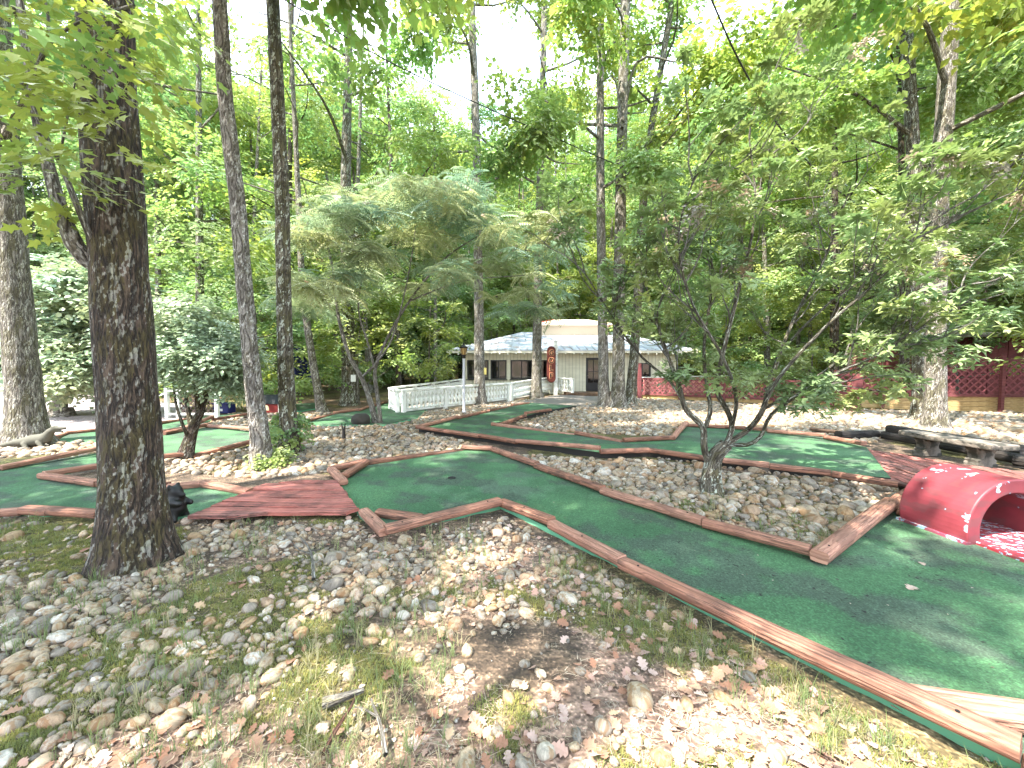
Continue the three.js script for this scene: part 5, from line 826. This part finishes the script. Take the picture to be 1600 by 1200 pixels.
// ------------------------------------------------------------------ ground cover near the camera
function scatter(name, label, category, geos, mat, n, seed, spot, colors, parent = scene) {
  const r = rng(seed), sets = geos.map(() => []);
  for (let k = 0; k < n; k++) { const s = spot(r); if (!s || !freeSpot(s.x, s.z, s.pad ?? 0.02)) continue; sets[Math.floor(r() * geos.length)].push(s); }
  const o = new THREE.Group(); o.name = name; o.userData = { kind: 'stuff', label, category }; parent.add(o);
  geos.forEach((geo, i) => { const a = sets[i]; if (!a.length) return; const im = shadow(new THREE.InstancedMesh(geo, mat, a.length)); im.name = name + '_pieces'; im.userData.kind = 'stuff'; a.forEach((s, k) => { dummy.position.set(s.x, groundY(s.x, s.z) + (s.y ?? 0), s.z); dummy.rotation.set(s.rx ?? 0, r() * 6.283, s.rz ?? 0); dummy.scale.setScalar(s.s); dummy.updateMatrix(); im.setMatrixAt(k, dummy.matrix); const c = pick(colors, r), q = rr(0.8, 1.15, r); im.setColorAt(k, tint.setRGB(c[0] * q, c[1] * q, c[2] * q)); }); o.add(im); });
}
const nearSpot = (r) => { const z = -1.0 - 4.2 * Math.pow(r(), 1.35), w = 1.45 * -z + 0.4; return [rr(-w, Math.min(w, 3.4), r), z]; };
function tuft(seed, n, h, w, spread, bend) { const r = rng(seed), pos = []; for (let i = 0; i < n; i++) { const a = r() * 6.283, o = V(rr(-spread, spread, r), 0, rr(-spread, spread, r)), hh = h * rr(0.5, 1.15, r), b = bend * rr(0.3, 1.2, r), d = V(Math.cos(a), 0, Math.sin(a)), s = V(-d.z, 0, d.x).multiplyScalar(w), m = o.clone().addScaledVector(d, b * 0.3).setY(hh * 0.6), e = o.clone().addScaledVector(d, b).setY(hh); const p = (v) => pos.push(v.x, v.y, v.z); const o1 = o.clone().add(s), o2 = o.clone().sub(s), m1 = m.clone().addScaledVector(s, 0.7), m2 = m.clone().addScaledVector(s, -0.7); p(o1); p(o2); p(m1); p(m1); p(o2); p(m2); p(m1); p(m2); p(e); } return geoOf(pos); }
const grassMat = leafMat(1, 1, 1, 0.35);
scatter('grass', 'thin grass tufts growing among the stones', 'grass', [tuft(1, 14, 0.09, 0.0016, 0.03, 0.06), tuft(2, 9, 0.13, 0.0018, 0.02, 0.1)], grassMat, 4200, 21, (r) => { const [x, z] = nearSpot(r), n = fbm(x * 1.6 + 70, z * 1.6, 4); if (n < 0.48) return null; return { x, z, s: rr(0.45, 1.1, r) }; }, [[0.19, 0.25, 0.08], [0.14, 0.2, 0.06], [0.34, 0.31, 0.16]]);
scatter('moss', 'low yellow green moss cushions on the soil', 'moss', [tuft(3, 46, 0.016, 0.0016, 0.035, 0.012), tuft(4, 40, 0.02, 0.0016, 0.032, 0.014)], grassMat, 17000, 22, (r) => { const [x, z] = nearSpot(r); if (r() > mossAt(x, z)) return null; return { x, z, s: rr(0.8, 1.4, r), y: -0.004 }; }, [[0.22, 0.23, 0.05], [0.17, 0.2, 0.045], [0.28, 0.26, 0.06]]);
function oakLeaf(seed) { const r = rng(seed), pos = [], lob = []; for (let k = 0; k <= 8; k++) { const u = k / 8; lob.push([u, (k % 2 ? 0.42 : 0.2) * Math.sin(Math.PI * clamp(u * 0.9 + 0.08, 0, 1)) + (k === 0 || k === 8 ? 0 : 0.03)]); } const c1 = rr(0.1, 0.35, r), c2 = rr(-0.3, 0.3, r), tw = rr(-0.3, 0.3, r); const at = (u, v) => [u - 0.5, c1 * v * v * 1.6 + c2 * (u - 0.5) ** 2 + tw * (u - 0.5) * v + 0.03, v]; for (let k = 0; k < 8; k++) { const a = lob[k], b = lob[k + 1]; for (const s of [1, -1]) { pos.push(...at(a[0], 0), ...at(a[0], s * a[1]), ...at(b[0], s * b[1]), ...at(a[0], 0), ...at(b[0], s * b[1]), ...at(b[0], 0)); } } return geoOf(pos); }
const oakGeo = [1, 2, 3, 4, 5].map(oakLeaf);
scatter('fallen_leaves', 'dry pinkish brown fallen leaves on the bare soil', 'leaves', oakGeo, leafMat(1, 1, 1, 0.15), 5200, 23, (r) => { const [x, z] = nearSpot(r); const l = litterAt(x, z) * 0.9 + 0.1; if (r() > l) return null; return { x, z, s: rr(0.03, 0.08, r), y: rr(0.002, 0.02, r), rx: rr(-0.6, 0.6, r), rz: rr(-0.6, 0.6, r) }; }, [[0.42, 0.26, 0.2], [0.34, 0.2, 0.13], [0.5, 0.36, 0.3], [0.3, 0.15, 0.09], [0.46, 0.32, 0.2]]);
const pebble = blob(9.1, 1, 0.7, 0.85, 0, 0.3);
scatter('pebbles', 'fine grey and white gravel in the soil', 'gravel', [pebble], std({ roughness: 0.95 }), 9000, 24, (r) => { const [x, z] = nearSpot(r); if (z > -3.6 && r() > 0.25 + litterAt(x, z)) return null; if (fbm(x * 2.2 + 8, z * 2.2 + 90, 4) < 0.44) return null; return { x, z, s: rr(0.004, 0.012, r), y: 0.002 }; }, [[0.36, 0.31, 0.26], [0.4, 0.36, 0.31], [0.28, 0.24, 0.2], [0.38, 0.29, 0.21]]);
scatter('straw', 'dry straw and twig scraps on the soil', 'straw', [tuft(7, 7, 0.008, 0.0013, 0.05, 0.1), tuft(8, 5, 0.01, 0.0018, 0.04, 0.14)], leafMat(1, 1, 1, 0.1), 5200, 25, (r) => { const [x, z] = nearSpot(r); if (r() > 0.25 + 0.75 * litterAt(x, z)) return null; return { x, z, s: rr(0.5, 1.1, r), y: 0.004 }; }, [[0.42, 0.32, 0.22], [0.3, 0.22, 0.15], [0.5, 0.42, 0.32]]);
scatter('carpet_debris', 'tiny leaf scraps lying on the green carpet', 'debris', [oakGeo[0]], leafMat(1, 1, 1, 0.1), 0, 26, () => null, [[0.3, 0.2, 0.1]]);
{ // leaf scraps and specks on the carpets
  const r = rng(26), im = shadow(new THREE.InstancedMesh(oakGeo[1], leafMat(1, 1, 1, 0.1), 420)); let k = 0; for (let t = 0; t < 4000 && k < 420; t++) { const x = rr(-3, 6.5, r), z = rr(-8.5, -1.3, r); if (!inPoly(holeMain, x, z) && !inPoly(holeMid, x, z)) continue; const y = inPoly(holeMid, x, z) ? H2 : 0.03; dummy.position.set(x, y + 0.003, z); dummy.rotation.set(rr(-0.2, 0.2, r), r() * 6.28, rr(-0.2, 0.2, r)); dummy.scale.setScalar(rr(0.008, 0.024, r)); dummy.updateMatrix(); im.setMatrixAt(k, dummy.matrix); const c = pick([[0.05, 0.06, 0.04], [0.1, 0.08, 0.05], [0.3, 0.26, 0.2], [0.06, 0.08, 0.05]], r); im.setColorAt(k, tint.setRGB(...c)); k++; } im.count = k;
  im.name = 'leaf_scraps'; im.userData = { kind: 'stuff', label: 'tiny leaf scraps scattered on the green carpets', category: 'debris' }; scene.add(im);
}
for (const [label, x, y, s, ry] of [['pink dry leaf lying on the green near the barrel tunnel', 1425, 918, 0.09, 0.4], ['pale dry leaf on the green in front of the barrel tunnel', 1440, 880, 0.06, 1.3]]) { const m = shadow(new THREE.Mesh(oakGeo[2], leafMat(0.5, 0.36, 0.28, 0.15))); m.name = numbered('fallen_leaf'); m.position.copy(G(x, y, 0.036)); m.rotation.y = ry; m.scale.setScalar(s); scene.add(tag(m, label, 'leaf')); }
const stick = (label, pts, r0, mat, forks = []) => { const t = thing('stick', label, 'stick', null, pts[0].clone()); const l = (p) => p.clone().sub(pts[0]); part('shaft', limbGeo(pts.map(l), (f) => r0 * (1 - 0.6 * f), 6, 0.03, 0, 5, 0.2), mat, t); for (const f of forks) part('fork', limbGeo(f.map(l), (q) => r0 * 0.55 * (1 - 0.7 * q), 5, 0.03, 0, 6, 0.2), mat, t); };
stick('pale forked dead branch lying on the mossy stones', [G(490, 905, 0.05), G(488, 875, 0.1), G(482, 855, 0.14), G(470, 840, 0.2)], 0.014, M.barkPale, [[G(486, 866, 0.12), G(466, 858, 0.13), G(455, 845, 0.14)], [G(484, 860, 0.12), G(500, 858, 0.15), G(510, 846, 0.16)]]);
stick('lichened stick lying across the leaf litter', [G(602, 1180, 0.02), G(596, 1140, 0.03), G(586, 1110, 0.035), G(580, 1092, 0.03)], 0.011, M.barkPale, [[G(590, 1120, 0.035), G(560, 1105, 0.03), G(545, 1108, 0.02)]]);
stick('dark thin stick half buried in the leaf litter', [G(505, 1178, 0.02), G(525, 1140, 0.03), G(548, 1105, 0.03), G(556, 1085, 0.02)], 0.011, M.barkRed);
{ // smaller broken bark piece on the litter
  stick('thick short piece of bark on the leaf litter', [G(505, 1100, 0.02), G(535, 1090, 0.03), G(568, 1078, 0.02)], 0.028, M.barkGrey); }

renderer.render(scene, camera);
